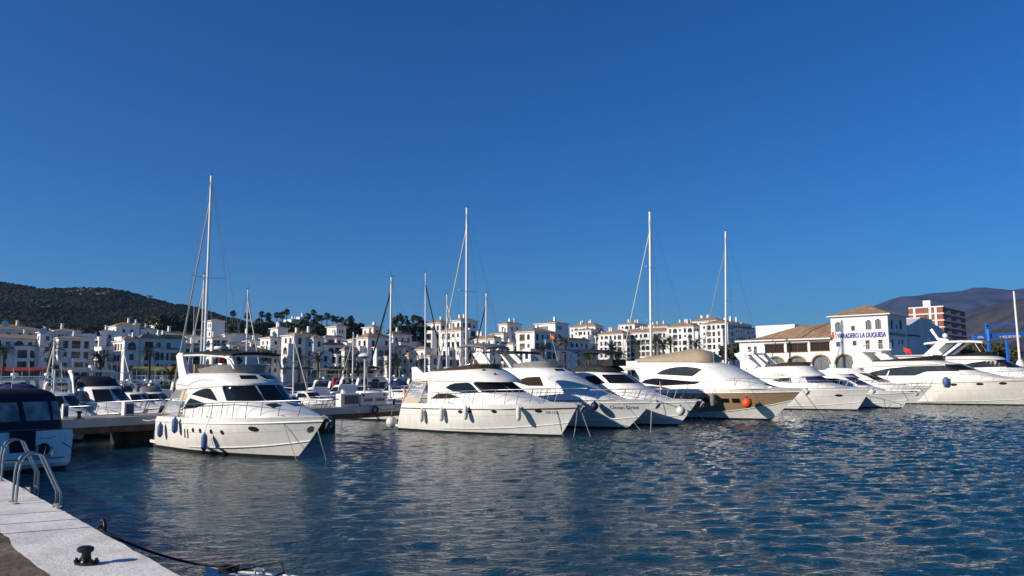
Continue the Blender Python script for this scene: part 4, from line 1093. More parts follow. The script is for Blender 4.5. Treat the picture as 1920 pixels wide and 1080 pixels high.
def pane_obj(parent, o, dx, n, q, depth, mat, kind='window'):
    """one glazed window: pane with frame bars, set into its opening"""
    x0, x1, za, zb = q[:4]
    key = (round(x1 - x0, 1), round(zb - za, 1), mat)
    if key not in PANES:
        w, h = x1 - x0 + .02, zb - za + .02
        mb = MB(); mb.box(-w / 2, w / 2, -.02, .02, 0, h, 0)
        t = .07
        if w > .5:
            for a, b in ((-w / 2, -w / 2 + t), (w / 2 - t, w / 2), (-t / 2, t / 2)): mb.box(a, b, -.05, -.021, 0, h, 1)
            for a, b in ((0, t), (h - t, h)): mb.box(-w / 2 + t, w / 2 - t, -.05, -.022, a, b, 1)
        PANES[key] = mb.mesh('window', [mat, 'timber' if random.random() < .6 else 'rail_iron'])
    p = o + dx * ((x0 + x1) / 2) - n * (depth - .03); p.z = za - .01
    ob = link(kind, PANES[key], parent)
    ob.matrix_world = Matrix.Translation(p) @ Matrix.Rotation(math.atan2(dx.y, dx.x), 4, 'Z')
    return ob
def solve_along(p, d, px):
    lo, hi = 0.0, 120.0
    s0 = proj(p)[0]
    for _ in range(50):
        m = (lo + hi) / 2
        x = proj(p + d * m)[0]
        if (x > px) == (s0 < px): hi = m
        else: lo = m
    return (lo + hi) / 2
def hip_roof(mb, c, a, b, La, Lb, z, over, rise, kind='hip'):
    """c: corner, a / b: unit axes; overhanging eaves"""
    up = Vector((0, 0, 1))
    def P(x, y, zz): q = c + a * x + b * y; return Vector((q.x, q.y, zz))
    x0, x1, y0, y1 = -over, La + over, -over, Lb + over
    m = min(x1 - x0, y1 - y0) / 2
    B_ = [P(x0, y0, z), P(x1, y0, z), P(x1, y1, z), P(x0, y1, z)]
    Bl = [p - up * .18 for p in B_]
    if kind == 'hip':
        if x1 - x0 >= y1 - y0: r1, r2 = P(x0 + m, y0 + m, z + rise), P(x1 - m, y0 + m, z + rise); fs = [(B_[0], B_[1], r2, r1), (B_[1], B_[2], r2), (B_[2], B_[3], r1, r2), (B_[3], B_[0], r1)]
        else: r1, r2 = P(x0 + m, y0 + m, z + rise), P(x0 + m, y1 - m, z + rise); fs = [(B_[0], B_[1], r1), (B_[1], B_[2], r2, r1), (B_[2], B_[3], r2), (B_[3], B_[0], r1, r2)]
    else:
        r1, r2 = P(x0, y1, z + rise), P(x1, y1, z + rise)
        fs = [(B_[0], B_[1], r2, r1), (B_[1], B_[2], r2), (B_[3], B_[0], r1), (B_[2], B_[3], r1, r2)]
    for f in fs: mb.face(f, 0)
    for i in range(4): mb.face([B_[i], B_[(i + 1) % 4], Bl[(i + 1) % 4], Bl[i]], 1)
    mb.face(Bl, 1)
FLOOR = 2.95
def volume(root, xl, xc, xr, ye, Y, min_lit=1.0, min_sh=1.0, steps=None, **k):
    """one white block on the marina grid: its near corner at pixel column xc, lit face out to xl, shaded face out to xr, eaves at pixel row ye"""
    C = at_d(xc, ye, Y)
    La = max(min_lit, solve_along(C, -HV, xl)) if xl < xc - .5 else 5.0
    Lb = max(min_sh, solve_along(C, UV, xr)) if xr > xc + .5 else 6.0
    out = block(root, C, La, Lb, **k)
    seed = k.get('seed', 0); rnd = random.Random(seed * 13 + 5); zb = k.get('zbase', LAND_Z)
    if k.get('skip', 0) >= 1 or k.get('wall', 'wall') == 'brick_red' or steps == 0: return out
    w = k.get('wall', 'wall')
    for q in range(1 + (Lb > 11) + (Lb > 18)):            # stepped bays in front of the shaded side
        if C.z - zb < 2 * FLOOR + 1 or Lb < 5: break
        bw = rnd.uniform(3.2, min(6.5, Lb * .55)); s0 = rnd.uniform(.1, max(.2, Lb - bw - .2)); dp = rnd.uniform(1.4, 2.6)
        P = C + HV * dp + UV * s0; P.z = C.z - FLOOR * rnd.choice((1, 1, 2)) + rnd.uniform(-.2, .5)
        if P.z > zb + 2.4: block(root, P, dp, bw, zbase=zb, roof=rnd.choice(('flat', 'flat', 'shed')), rise=.9, seed=seed * 31 + q, style='loggia', wall=w, chim=0, over=.25)
    if La > 6 and C.z - zb > 2 * FLOOR + 1:                 # and in front of the sunlit side
        bw = rnd.uniform(2.8, La * .5); s0 = rnd.uniform(.2, La - bw - .2); dp = rnd.uniform(1.3, 2.4)
        P = C - UV * dp - HV * s0; P.z = C.z - FLOOR * rnd.choice((1, 2))
        if P.z > zb + 2.4: block(root, P, bw, dp, zbase=zb, roof='flat', seed=seed * 37 + 9, style=rnd.choice(('loggia', 'french')), wall=w, chim=0)
    return out
def block(root, C, La, Lb, zbase=LAND_Z, roof='hip', rise=1.1, seed=0, style='mix', wall='wall', skip=0, chim=1, over=.45, dens=1.0, lower=0.0, shutter=.3, glass='pane'):
    rnd = random.Random(seed * 7 + 3)
    rise *= .72; dens *= 1.18
    ztop = C.z
    C0 = Vector((C.x, C.y, zbase))
    wmb = MB()
    wroot = None
    panes = []
    for face in ('lit', 'shade'):
        if face == 'lit': o, dx, n, W = C0 - HV * La, HV, -UV, La
        else: o, dx, n, W = C0, UV, HV, Lb
        ops = []
        nf = max(1, int((ztop - zbase - .3) / FLOOR))
        step = 3.1 / dens
        nc = max(1, int(W / step))
        off = (W - nc * step) / 2
        if W > 1.9:
            for f in range(nf):
                zt = ztop - .55 - f * FLOOR
                if zt - 2.2 < zbase + lower: break
                for c in range(nc):
                    xm = off + step * (c + .5)
                    r = rnd.random()
                    st = style
                    if style == 'mix': st = 'loggia' if r < .36 else ('arch' if r < .55 else ('french' if r < .8 else 'small'))
                    elif style == 'tower': st = 'arch2' if f == 0 else ('small' if r < .6 else None)
                    elif style == 'block': st = 'loggia' if (c + f * 0) % 3 == 1 else ('french' if r < .6 else 'small')
                    if rnd.random() < skip: st = None
                    if st is None: continue
                    if st == 'loggia': ops.append((xm - .42 * step, xm + .42 * step, zt - 2.15, zt - .05, rnd.random() < .35, 'loggia'))
                    elif st == 'arch': ops.append((xm - .6, xm + .6, zt - 1.9, zt - .12, True, 'win'))
                    elif st == 'french': ops.append((xm - .62, xm + .62, zt - 2.15, zt - .1, False, 'win')); 
                    elif st == 'small': ops.append((xm - .48, xm + .48, zt - 1.5, zt - .3, False, 'win'))
                    elif st == 'arch2':
                        for k in ((-.55, .55) if W < 6 else (-.9, 0, .9)): ops.append((xm + k - .33, xm + k + .33, zt - 1.55, zt - .25, True, 'win'))
            seen = []
            for q in sorted(ops):
                if q[0] < .12 or q[1] > W - .12: continue
                if any(not (q[1] <= s[0] - .02 or q[0] >= s[1] + .02 or q[3] <= s[2] - .02 or q[2] >= s[3] + .02) for s in seen): continue
                seen.append(q)
            ops = seen
        facade_mesh(wmb, o, dx, n, W, zbase, ztop, ops, .22)
        for q in ops: panes.append((o, dx, n, q))
    A, B_ = C0 - HV * La, C0 - HV * La + UV * Lb
    D = C0 + UV * Lb
    up = Vector((0, 0, ztop - zbase))
    for a, b in ((A, B_), (B_, D)): wmb.face([a, b, b + up, a + up])
    wmb.face([C0 + up, D + up, B_ + up, A + up])
    w = wmb.build('wall', wall, root)
    for o, dx, n, q in panes:
        if q[5] == 'loggia':
            pane_obj(root, o, dx, n, (q[0], q[1], q[2], q[3]), .22 if q[1] - q[0] < 1 else .22, 'pane' if rnd.random() < .7 else 'pane_shutter')
            mb = MB(); p, r = o + dx * q[0] + n * .12, o + dx * q[1] + n * .12
            p.z = r.z = q[2] + .95
            mb.tube([p, r], .035, 4)
            for k in range(int((q[1] - q[0]) / .35) + 1):
                t = p.lerp(r, min(1, k * .35 / (q[1] - q[0]))); mb.tube([t, t - Vector((0, 0, .95))], .022, 4, caps=False)
            mb.build('balcony_rail', 'rail_iron' if rnd.random() < .6 else 'white_paint', root)
            mb = MB(); a, b = o + dx * (q[0] - .1), o + dx * (q[1] + .1); z = q[2]
            mb.add([(a.x, a.y, z - .12), (b.x, b.y, z - .12), (b + n * .3).to_tuple()[:2] + (z - .12,), (a + n * .3).to_tuple()[:2] + (z - .12,), (a.x, a.y, z), (b.x, b.y, z), (b + n * .3).to_tuple()[:2] + (z,), (a + n * .3).to_tuple()[:2] + (z,)],
                   [(0, 3, 2, 1), (4, 5, 6, 7), (0, 1, 5, 4), (1, 2, 6, 5), (2, 3, 7, 6), (3, 0, 4, 7)])
            mb.build('balcony_slab', wall, root)
        else:
            pane_obj(root, o, dx, n, q, .22, 'pane_shutter' if rnd.random() < shutter else glass)
    if roof:
        mb = MB()
        if roof == 'flat':
            for a, b in ((C0 - HV * La, C0), (C0, D), (D, B_), (B_, A)):
                t = (b - a).normalized(); nn = Vector((t.y, -t.x, 0))
                mb.face([a + up, b + up, b + up + Vector((0, 0, .5)), a + up + Vector((0, 0, .5))])
            r = mb.build('roof', wall, root)
        else:
            if roof == 'shed': hip_roof(mb, C0 + up + Vector((0, 0, .02)) + UV * Lb, -UV, -HV, Lb, La, ztop + .2, over, rise, 'shed')
            else: hip_roof(mb, C0 + up + Vector((0, 0, .02)), -HV, UV, La, Lb, ztop + .2, over, rise, roof)
            r = mb.build('roof', ['tile', 'wall'], root)
        for k in range(chim):
            mb = MB(); q = C0 - HV * (La * rnd.uniform(.25, .75)) + UV * (Lb * rnd.uniform(.3, .7)); z = ztop + .3; h = rise + rnd.uniform(.4, 1.1)
            def cb(s, z0, z1, mi=0):
                mb.add([(q - HV * s - UV * s).to_tuple()[:2] + (z0,), (q + HV * s - UV * s).to_tuple()[:2] + (z0,), (q + HV * s + UV * s).to_tuple()[:2] + (z0,), (q - HV * s + UV * s).to_tuple()[:2] + (z0,),
                        (q - HV * s - UV * s).to_tuple()[:2] + (z1,), (q + HV * s - UV * s).to_tuple()[:2] + (z1,), (q + HV * s + UV * s).to_tuple()[:2] + (z1,), (q - HV * s + UV * s).to_tuple()[:2] + (z1,)],
                       [(0, 3, 2, 1), (4, 5, 6, 7), (0, 1, 5, 4), (1, 2, 6, 5), (2, 3, 7, 6), (3, 0, 4, 7)], mi)
            cb(.34, z - .4, z + h); cb(.24, z + h, z + h + .3); cb(.4, z + h + .302, z + h + .42)
            mb.build('chimney', 'wall', r)
    return C0, La, Lb, ztop
def house(label, vols, name='town_house', group='white houses of the town'):
    C = at_d(vols[0][1], 690, vols[0][4])
    root = thing(name, label, 'building', (0, 0, 0), 0, group)
    out = []
    for k, v in enumerate(vols):
        out.append(volume(root, *v[:5], **(v[5] if len(v) > 5 else {})))
    return root, out
def dish(p, label, r=.6):
    t = thing('satellite_dish', label, 'satellite dish', p, 0, 'satellite dishes on the houses')
    mb = MB(); n = Vector((.75, -.6, .35)).normalized()
    e1 = n.cross(Vector((0, 0, 1))).normalized(); e2 = n.cross(e1)
    rows = [[n * (-.25 * r * (1 - q * q)) + (e1 * math.cos(2 * math.pi * j / 14) + e2 * math.sin(2 * math.pi * j / 14)) * r * q for j in range(14)] for q in (.05, .4, .75, 1)]
    mb.grid(rows, close=True); mb.build('reflector', 'dish', t, smooth=60)
    mb = MB(); mb.tube([(0, 0, -r * 1.3), n * (-.3 * r)], .05, 5); mb.tube([n * (-.2 * r) - e2 * r * .5, n * (.5 * r)], .03, 4); mb.build('mount', 'steel', t)
    return t
V = dict
house('white waterfront block at the edge of the picture with red awning below', [
    (-60, -40, 108, 633, 200, V(seed=1, style='mix', rise=1.6, lower=1.5)), (-60, -45, 76, 616, 206, V(seed=2, style='small', rise=2.0, zbase=8)), (70, 76, 104, 624, 208, V(seed=206, style='small', rise=.9, chim=1))])
house('white house with arched top windows below the hill, wide dark balconies beside', [
    (78, 103, 152, 621, 214, V(seed=3, style='tower', rise=1.2)), (100, 110, 176, 634, 208, V(seed=4, style='block', rise=.8, shutter=.1)), (126, 131, 178, 628, 216, V(seed=204, style='loggia', roof='flat', chim=0)), (84, 90, 104, 628, 218, V(seed=205, style='arch', rise=.8))])
house('white terraced flats whose sunlit side steps down to the palms', [
    (163, 232, 238, 640, 232, V(seed=5, style='block', rise=.9, dens=1.2, min_sh=8)), (162, 192, 220, 622, 240, V(seed=6, style='small', rise=.9)), (190, 228, 240, 634, 236, V(seed=16, style='mix', roof='flat', chim=0)), (172, 206, 214, 652, 226, V(seed=201, style='loggia', roof='flat', chim=0)), (198, 233, 238, 661, 222, V(seed=202, style='loggia', roof='flat', chim=0)), (165, 186, 200, 634, 236, V(seed=203, style='loggia', roof='flat', chim=1))])
house('white gabled house on the slope above the terraced flats', [(203, 218, 262, 612, 262, V(seed=7, style='small', rise=2.2, skip=.4)), (258, 264, 292, 618, 268, V(seed=8, style='small', rise=1.0))])
house('broad white waterfront house with brown tiled roof and two small upper windows', [
    (229, 234, 262, 637, 204, V(seed=9, style='mix', rise=1.2)), (259, 264, 349, 636, 207, V(seed=10, style='mix', rise=1.8, skip=.15, chim=2)), (330, 336, 385, 648, 216, V(seed=209, style='mix', rise=1.0)), (296, 302, 346, 626, 226, V(seed=210, style='small', rise=1.0, skip=.4))])
house('square white tower with twin arched windows behind the tall mast', [(383, 397, 422, 602, 262, V(seed=11, style='tower', rise=1.2, chim=0, skip=.2))], 'white_tower')
house('plain white shaded house beside the square tower', [(418, 422, 490, 628, 258, V(seed=12, style='small', rise=.9, skip=.65)), (340, 350, 384, 632, 262, V(seed=13, style='small', rise=1.1, skip=.5)), (424, 430, 470, 645, 240, V(seed=207, style='loggia', rise=1.0, chim=0)), (456, 468, 500, 640, 254, V(seed=208, style='small', rise=.9)), (384, 398, 430, 634, 246, V(seed=218, style='loggia', rise=.9))])
house('low white house with tiled roof seen above the black soft top', [(440, 448, 490, 656, 226, V(seed=14, style='loggia', rise=1.3, skip=.3)), (486, 490, 506, 660, 230, V(seed=15, style='mix', rise=1.0))])
house('small white house with stepped tiled roofs and a chimney block', [(488, 507, 528, 634, 248, V(seed=17, style='small', rise=1.0)), (507, 521, 540, 616, 256, V(seed=18, style='arch', rise=1.2, skip=.3, chim=2))])
house('narrow white house with a sunlit side and red-brown balcony doors', [(528, 553, 572, 629, 236, V(seed=19, style='french', rise=1.3, shutter=.7, chim=2)), (560, 566, 588, 628, 246, V(seed=20, style='small', rise=1.5, chim=2))])
house('white tower house with tiled cap and paired arches beside dark balconies', [(573, 588, 609, 635, 238, V(seed=21, style='arch', rise=1.8, chim=0)), (606, 609, 646, 648, 240, V(seed=22, style='loggia', rise=1.2)), (604, 610, 644, 633, 256, V(seed=211, style='loggia', rise=1.0)), (596, 600, 622, 662, 232, V(seed=219, style='arch', roof='flat', chim=0))])
house('tall square white tower with three arched windows below the tall palms', [(613, 631, 649, 613, 262, V(seed=23, style='tower', rise=1.6, chim=0, skip=.35))], 'white_tower')
house('low white waterfront house with dark tiled roof behind the lamp post', [(640, 646, 690, 657, 240, V(seed=24, style='mix', rise=1.6, chim=0)), (652, 660, 690, 638, 252, V(seed=212, style='mix', rise=1.0)), (640, 650, 672, 645, 250, V(seed=213, style='loggia', roof='flat', chim=0))])
house('large white gabled house with a wide blank side wall', [(668, 690, 734, 634, 244, V(seed=25, style='french', rise=2.8, skip=.25, chim=2)), (680, 698, 716, 614, 262, V(seed=26, style='small', rise=1.3, chim=2)), (700, 706, 735, 652, 236, V(seed=214, style='loggia', rise=.9, chim=0))])
house('white house with small dark windows before the round dark tree', [(730, 737, 772, 628, 256, V(seed=27, style='small', rise=1.5, skip=.15)), (766, 771, 792, 643, 262, V(seed=28, style='small', roof='flat', chim=0))])
house('sunlit low white house with tiled roof and two small windows beside the mast', [(766, 797, 812, 656, 250, V(seed=29, style='small', rise=1.5, chim=0)), (752, 766, 776, 668, 240, V(seed=30, style='small', rise=1.4, wall='wall_cream', chim=0)), (784, 806, 826, 668, 242, V(seed=215, style='french', rise=1.0, chim=0)), (742, 758, 770, 652, 254, V(seed=216, style='small', rise=1.0, chim=0))])
house('sunlit white apartment house with corner tower and row of arched windows', [
    (800, 826, 845, 606, 262, V(seed=31, style='arch', rise=1.8, dens=1.25)), (826, 864, 880, 620, 254, V(seed=32, style='block', rise=1.7, dens=1.1, shutter=.5, chim=2)), (845, 864, 896, 601, 278, V(seed=33, style='arch', rise=1.5, chim=2))])
house('white house with tall white chimneys and curved gable in the middle of the town', [
    (878, 926, 940, 636, 250, V(seed=34, style='french', rise=1.8, shutter=.8, chim=3)), (935, 951, 978, 608, 268, V(seed=35, style='small', rise=1.4, skip=.3, chim=2)), (920, 944, 960, 626, 262, V(seed=36, style='small', rise=1.0, chim=2)), (898, 918, 934, 650, 242, V(seed=217, style='french', rise=.9, chim=2, shutter=.7)), (862, 884, 900, 640, 256, V(seed=220, style='loggia', rise=1.0)), (930, 962, 972, 646, 250, V(seed=221, style='french', rise=1.0, shutter=.6))])
house('white corner house with tiled roof, iron balcony and square tower behind', [
    (968, 1002, 1042, 622, 244, V(seed=37, style='mix', rise=2.0, shutter=.4)), (1003, 1041, 1066, 606, 262, V(seed=38, style='tower', rise=1.3, skip=.2)), (1060, 1066, 1106, 639, 252, V(seed=39, style='arch', rise=1.2, chim=0)), (1092, 1106, 1120, 646, 300, V(seed=222, style='block', rise=1.0, chim=0))])
blocks = [
    ((1068, 1116, 1132, 612, 395, V(seed=40, style='block', rise=3, dens=1.0, chim=4)), (1076, 1108, 1122, 619, 388, V(seed=140, style='block', rise=1.4, chim=2)), 'farthest sunlit white apartment block at the start of the long row'),
    ((1122, 1168, 1182, 626, 378, V(seed=41, style='block', rise=3, chim=4)), (1160, 1190, 1214, 608, 400, V(seed=141, style='block', rise=2.2, chim=3)), 'sunlit white apartment block, second of the long row, behind the furled sail'),
    ((1172, 1250, 1262, 622, 372, V(seed=42, style='block', rise=3.0, chim=5)), (1200, 1252, 1268, 612, 386, V(seed=142, style='small', rise=2.2, chim=3)), 'sunlit white apartment block behind the tall white mast'),
    ((1250, 1300, 1316, 612, 360, V(seed=43, style='block', rise=3.2, chim=5)), (1290, 1346, 1362, 601, 372, V(seed=143, style='block', rise=2.6, chim=4)), 'sunlit white apartment block with many chimneys near the end of the long row'),
    ((1312, 1364, 1410, 606, 348, V(seed=44, style='block', rise=3.0, chim=4, dens=1.1)), (1360, 1378, 1416, 615, 352, V(seed=144, style='small', rise=2.2, chim=1)), 'end block of the long apartment row with its dark shaded side')]
for a, b, lab in blocks: house(lab, [a, b], 'apartment_block', 'long row of white apartment blocks')
house('white villas on the rise among the tall palms', [(532, 550, 571, 600, 352, V(seed=45, style='small', rise=.8, skip=.4, roof='flat', chim=3)), (553, 562, 580, 596, 360, V(seed=46, style='small', roof='flat', chim=2, skip=.4))], 'hill_villa')
house('small white villa on the slope above the gabled house', [(283, 292, 302, 610, 330, V(seed=47, style='small', rise=.8, chim=2)), (246, 254, 262, 608, 335, V(seed=48, style='small', rise=.8))], 'hill_villa')
for k, (px, py, Y, w) in enumerate(((10, 607, 198, 'on the roof of the block with red awning'), (81, 621, 200, 'on the dark roof edge beside the arched top windows'), (332, 643, 206, 'on the broad house with brown tiled roof'), (442, 634, 250, 'large, behind the sailing mast with spreaders'), (515, 627, 250, 'on the small house with stepped roofs'), (696, 619, 255, 'on the large gabled house'), (890, 607, 262, 'above the sunlit apartment house with corner tower'), (966, 618, 255, 'beside the tall white chimneys'))):
    dish(at_d(px, py, Y), 'grey satellite dish ' + w, .9 if k != 3 else 1.7)

# ---- promenade in front of the houses
def gp(px, Y, z): p = at_d(px, 690, Y); return Vector((p.x, p.y, z))
def terrace(x0, x1, Y0, Y1, label, awn, seed):
    """an arcaded terrace with awning along the waterfront"""
    a, b = gp(x0, Y0, LAND_Z), gp(x1, Y1, LAND_Z)
    d = (b - a); W = d.length; d.normalize(); n = Vector((d.y, -d.x, 0))
    root = thing('waterfront_terrace', label, 'terrace', (0, 0, 0), 0, 'cafe terraces along the waterfront')
    mb = MB(); ops = []; k = .6
    while k + 3.2 < W: ops.append((k, k + 2.6, LAND_Z - .9, LAND_Z + 1.0, True)); k += 3.4
    facade_mesh(mb, a - Vector((0, 0, 1.2)), d, n, W, LAND_Z - 1.2, LAND_Z + 1.4, ops, .5); 
    for p, q in ((a, b),):
        z = LAND_Z + 1.4
        mb.face([(p.x, p.y, z), (q.x, q.y, z), (q.x - n.x * 5, q.y - n.y * 5, z), (p.x - n.x * 5, p.y - n.y * 5, z)])
    mb.build('arcade', 'wall_old', root)
    for q in ops:
        mb = MB(); c = a + d * ((q[0] + q[1]) / 2) - n * .45
        p1, p2 = a + d * q[0] - n * .45, a + d * q[1] - n * .45
        mb.face([(p1.x, p1.y, q[2]), (p2.x, p2.y, q[2]), (p2.x, p2.y, q[3]), (p1.x, p1.y, q[3])]); mb.build('shop_front', 'pane', root)
    mb = MB(); z = LAND_Z + 1.4
    mb.tube([(a.x, a.y, z + .95), (b.x, b.y, z + .95)], .06, 4)
    for i in range(int(W / .45)):
        p = a + d * (i * .45); mb.tube([(p.x, p.y, z), (p.x, p.y, z + .95)], .045, 4, caps=False)
    mb.build('balustrade', 'white_paint', root)
    m2 = MB(); p, q = a - n * 1.2, b - n * 1.2
    e = n * 4
    m2.add([(p.x, p.y, z + 2.3), (q.x, q.y, z + 2.3), (q.x - e.x, q.y - e.y, z + 3.3), (p.x - e.x, p.y - e.y, z + 3.3), (p.x, p.y, z + 2.0), (q.x, q.y, z + 2.0)], [(0, 1, 2, 3), (4, 5, 1, 0)])
    m2.build('awning', awn, root)
    for i in range(int(W / 4) + 1):
        mb = MB(); c = a + d * min(W, i * 4.0) - n * 1.0; mb.tube([(c.x, c.y, z), (c.x, c.y, z + 2.2)], .06, 6); mb.build('post', 'white_paint', root)
    for i in range(int(W / 2.4)):
        mb = MB(); c = a + d * (1.2 + i * 2.4) - n * 4.2
        mb.add([(c.x - d.x, c.y - d.y, z), (c.x + d.x, c.y + d.y, z), (c.x + d.x, c.y + d.y, z + 2.1), (c.x - d.x, c.y - d.y, z + 2.1)], [(0, 1, 2, 3)])
        mb.build('shop_front', 'pane', root)
terrace(-30, 84, 190, 194, 'terrace under the long red awning at the edge of the picture', 'awning_red', 1)
terrace(104, 190, 196, 204, 'dark shaded terrace below the wide balconies', 'grey_canvas', 2)
terrace(240, 345, 197, 200, 'arcaded white terrace with yellow awning behind the moored cruisers', 'awning_yellow', 3)
terrace(585, 730, 228, 236, 'long white terrace with balustrade behind the lamp post', 'grey_canvas', 4)
terrace(735, 800, 238, 246, 'sunlit terrace with balustrade below the low house beside the mast', 'awning_cream', 5)
for k, (px, py) in enumerate(((538, 690), (556, 690), (575, 690), (630, 702), (700, 700))):
    p = at_d(px, py, 226)
    t = thing('parasol', ['black parasol beside the narrow sunlit house, farthest from the lamp post', 'black parasol in the middle of the three by the narrow sunlit house', 'black parasol by the foot of the tower with tiled cap', 'dark parasol on the long terrace above the life ring board', 'dark parasol on the long terrace behind the lamp post'][k], 'parasol', (p.x, p.y, LAND_Z + 1.4), 0, 'cafe parasols')
    mb = MB(); mb.lathe([(2.3, 2.5), (1.9, 2.75), (0, 3.4)], 8); mb.build('canopy', 'parasol', t)
    mb = MB(); mb.tube([(0, 0, 0), (0, 0, 3.3)], .05, 6); mb.build('pole', 'white_paint', t)
# ================================================================== boatyard, tower block, travel lift
def on_plane(o, n, px, py):
    d = ray(px, py); e = Vector((0, 0, CAM_H))
    return e + d * ((o - e).dot(n) / d.dot(n))
def boatyard():
    root = thing('boatyard_building', 'white boatyard house with blue lettering and tiled roofs', 'building')
    C = at_d(1663.5, 589, 129); ztop = C.z
    C0 = Vector((C.x, C.y, LAND_Z)); La = solve_along(C, -HV, 1557); Lb = solve_along(C, UV, 1699)
    def ops_px(o, dx, n, rects):
        out = []
        for x0, y0, x1, y1, arch in rects:
            a, b = on_plane(o, n, x0, (y0 + y1) / 2), on_plane(o, n, x1, (y0 + y1) / 2)
            t, u = on_plane(o, n, (x0 + x1) / 2, y0), on_plane(o, n, (x0 + x1) / 2, y1)
            out.append(((a - o).dot(dx), (b - o).dot(dx), max(u.z, o.z + .02), t.z, arch))
        return out
    # main house
    o1 = C0 - HV * La
    front = ops_px(o1, HV, -UV, [(1566, 604, 1577, 622, 1), (1596, 611, 1603, 620, 0), (1623, 600, 1634, 618, 1), (1641, 598, 1652, 617, 1), (1568, 641, 1575, 650, 0), (1599, 639, 1606, 648, 0), (1623, 638, 1631, 655, 0), (1647, 637, 1655, 654, 0)])
    arch = ops_px(o1, HV, -UV, [(1567, 666, 1600, 694, 1), (1612, 664, 1646, 694, 1)])
    side = ops_px(C0, UV, HV, [(1670, 598, 1675, 617, 1), (1679.5, 608, 1683, 617, 0), (1686, 599, 1692, 617, 1), (1672, 636, 1676, 652, 0), (1684, 637, 1687, 646, 0), (1690, 637, 1694, 646, 0)])
    mb = MB()
    facade_mesh(mb, o1, HV, -UV, La, LAND_Z, ztop, front + arch, .25)
    facade_mesh(mb, C0, UV, HV, Lb, LAND_Z, ztop, side, .25)
    B_ = C0 - HV * La + UV * Lb; up = Vector((0, 0, ztop - LAND_Z)); D = C0 + UV * Lb
    for a, b in ((o1, B_), (B_, D)): mb.face([a, b, b + up, a + up])
    mb.build('wall', 'wall', root)
    for q in front: pane_obj(root, o1, HV, -UV, q, .25, 'pane_grey' if q[4] else 'pane_shutter')
    for q in side: pane_obj(root, C0, UV, HV, q, .25, 'pane')
    mb = MB(); hip_roof(mb, C0 + up, -HV, UV, La, Lb, ztop + .15, .55, 2.0); mb.build('roof', ['tile', 'wall'], root)
    # low wing with three wide windows
    ez = on_plane(o1, -UV, 1557, 633).z
    P_ = Vector((o1.x, o1.y, ez)); Lw_ = solve_along(P_, -HV, 1386)
    o2 = o1 - HV * Lw_
    wide = ops_px(o2, HV, -UV, [(1434, 644, 1470, 662, 0), (1475, 642, 1514, 660.5, 0), (1519, 639.5, 1555.5, 658.5, 0)])
    small = ops_px(o2, HV, -UV, [(1402, 650, 1408, 660, 0), (1413.5, 649.5, 1419, 664, 0)])
    arch2 = ops_px(o2, HV, -UV, [(1398, 672, 1424, 694, 1), (1440, 670, 1470, 694, 1), (1477, 669, 1511, 694, 1), (1523, 667, 1555, 694, 1)])
    mb = MB(); facade_mesh(mb, o2, HV, -UV, Lw_ - .01, LAND_Z, ez, wide + small + arch2, .3)
    up2 = Vector((0, 0, ez - LAND_Z)); q = o2 + UV * 14
    mb.face([o2, q, q + up2, o2 + up2]); mb.build('wing_wall', 'wall', root)
    mb = MB()
    a0, a1 = o2 - UV * .6 - HV * .6 + up2, o1 - UV * .6 + up2 - HV * .02
    r1 = on_plane(o2 + UV * 9, -UV, 1500, 611); r2 = on_plane(o2 + UV * 9, -UV, 1557, 604)
    b0 = o2 + UV * 9 - HV * .6 + up2 + Vector((0, 0, .8))
    mb.face([a0, a1, (a1.x + UV.x * 9.6, a1.y + UV.y * 9.6, r2.z), (r1.x, r1.y, r1.z), b0]); mb.face([a0, a1, a1 - Vector((0, 0, .25)), a0 - Vector((0, 0, .25))], 1)
    mb.face([a0, b0, b0 - Vector((0, 0, 2)), a0 - Vector((0, 0, .25))], 1)
    mb.build('wing_roof', ['tile', 'wall'], root)
    for q in wide:
        w = pane_obj(root, o2, HV, -UV, q, .3, 'brown_glass')
        mb = MB()
        for z0, z1 in ((q[2] - .02, q[2] + .12), (q[3] - .22, q[3] + .02)):
            a, b = o2 + HV * (q[0] - .1), o2 + HV * (q[1] + .1); n = -UV * .06
            mb.add([(a.x, a.y, z0), (b.x, b.y, z0), (b.x + n.x, b.y + n.y, z0), (a.x + n.x, a.y + n.y, z0), (a.x, a.y, z1), (b.x, b.y, z1), (b.x + n.x, b.y + n.y, z1), (a.x + n.x, a.y + n.y, z1)], [(0, 3, 2, 1), (4, 5, 6, 7), (0, 1, 5, 4), (1, 2, 6, 5), (2, 3, 7, 6), (3, 0, 4, 7)])
        mb.build('window_lintel', 'timber', root)
    for q in small: pane_obj(root, o2, HV, -UV, q, .25, 'pane_shutter')
    for oo, L in ((o2, arch2), (o1, arch)):
        for q in L:
            pane_obj(root, oo, HV, -UV, q, .3, 'pane_grey')
            mb = MB(); r = (q[1] - q[0]) / 2; cx = (q[0] + q[1]) / 2; zz = q[3] - min(r, (q[3] - q[2]) * .6); hh = q[3] - zz
            pts = [oo + HV * (cx + (r + .12) * math.cos(k * math.pi / 16)) - UV * .03 for k in range(17)]
            mb.tube([(p.x, p.y, zz + (hh + .12) * math.sin(k * math.pi / 16)) for k, p in enumerate(pts)], .16, 4)
            mb.build('arch_surround', 'arch_trim', root)
    # balcony slab, blue bands, lettering
    mb = MB(); a, b = on_plane(o1, -UV, 1628, 658), on_plane(o1, -UV, 1664, 656)
    for p in (a,): z = p.z
    e = -UV * 1.1
    a, b = Vector((a.x, a.y, z)), Vector((C0.x, C0.y, z)) + HV * .6
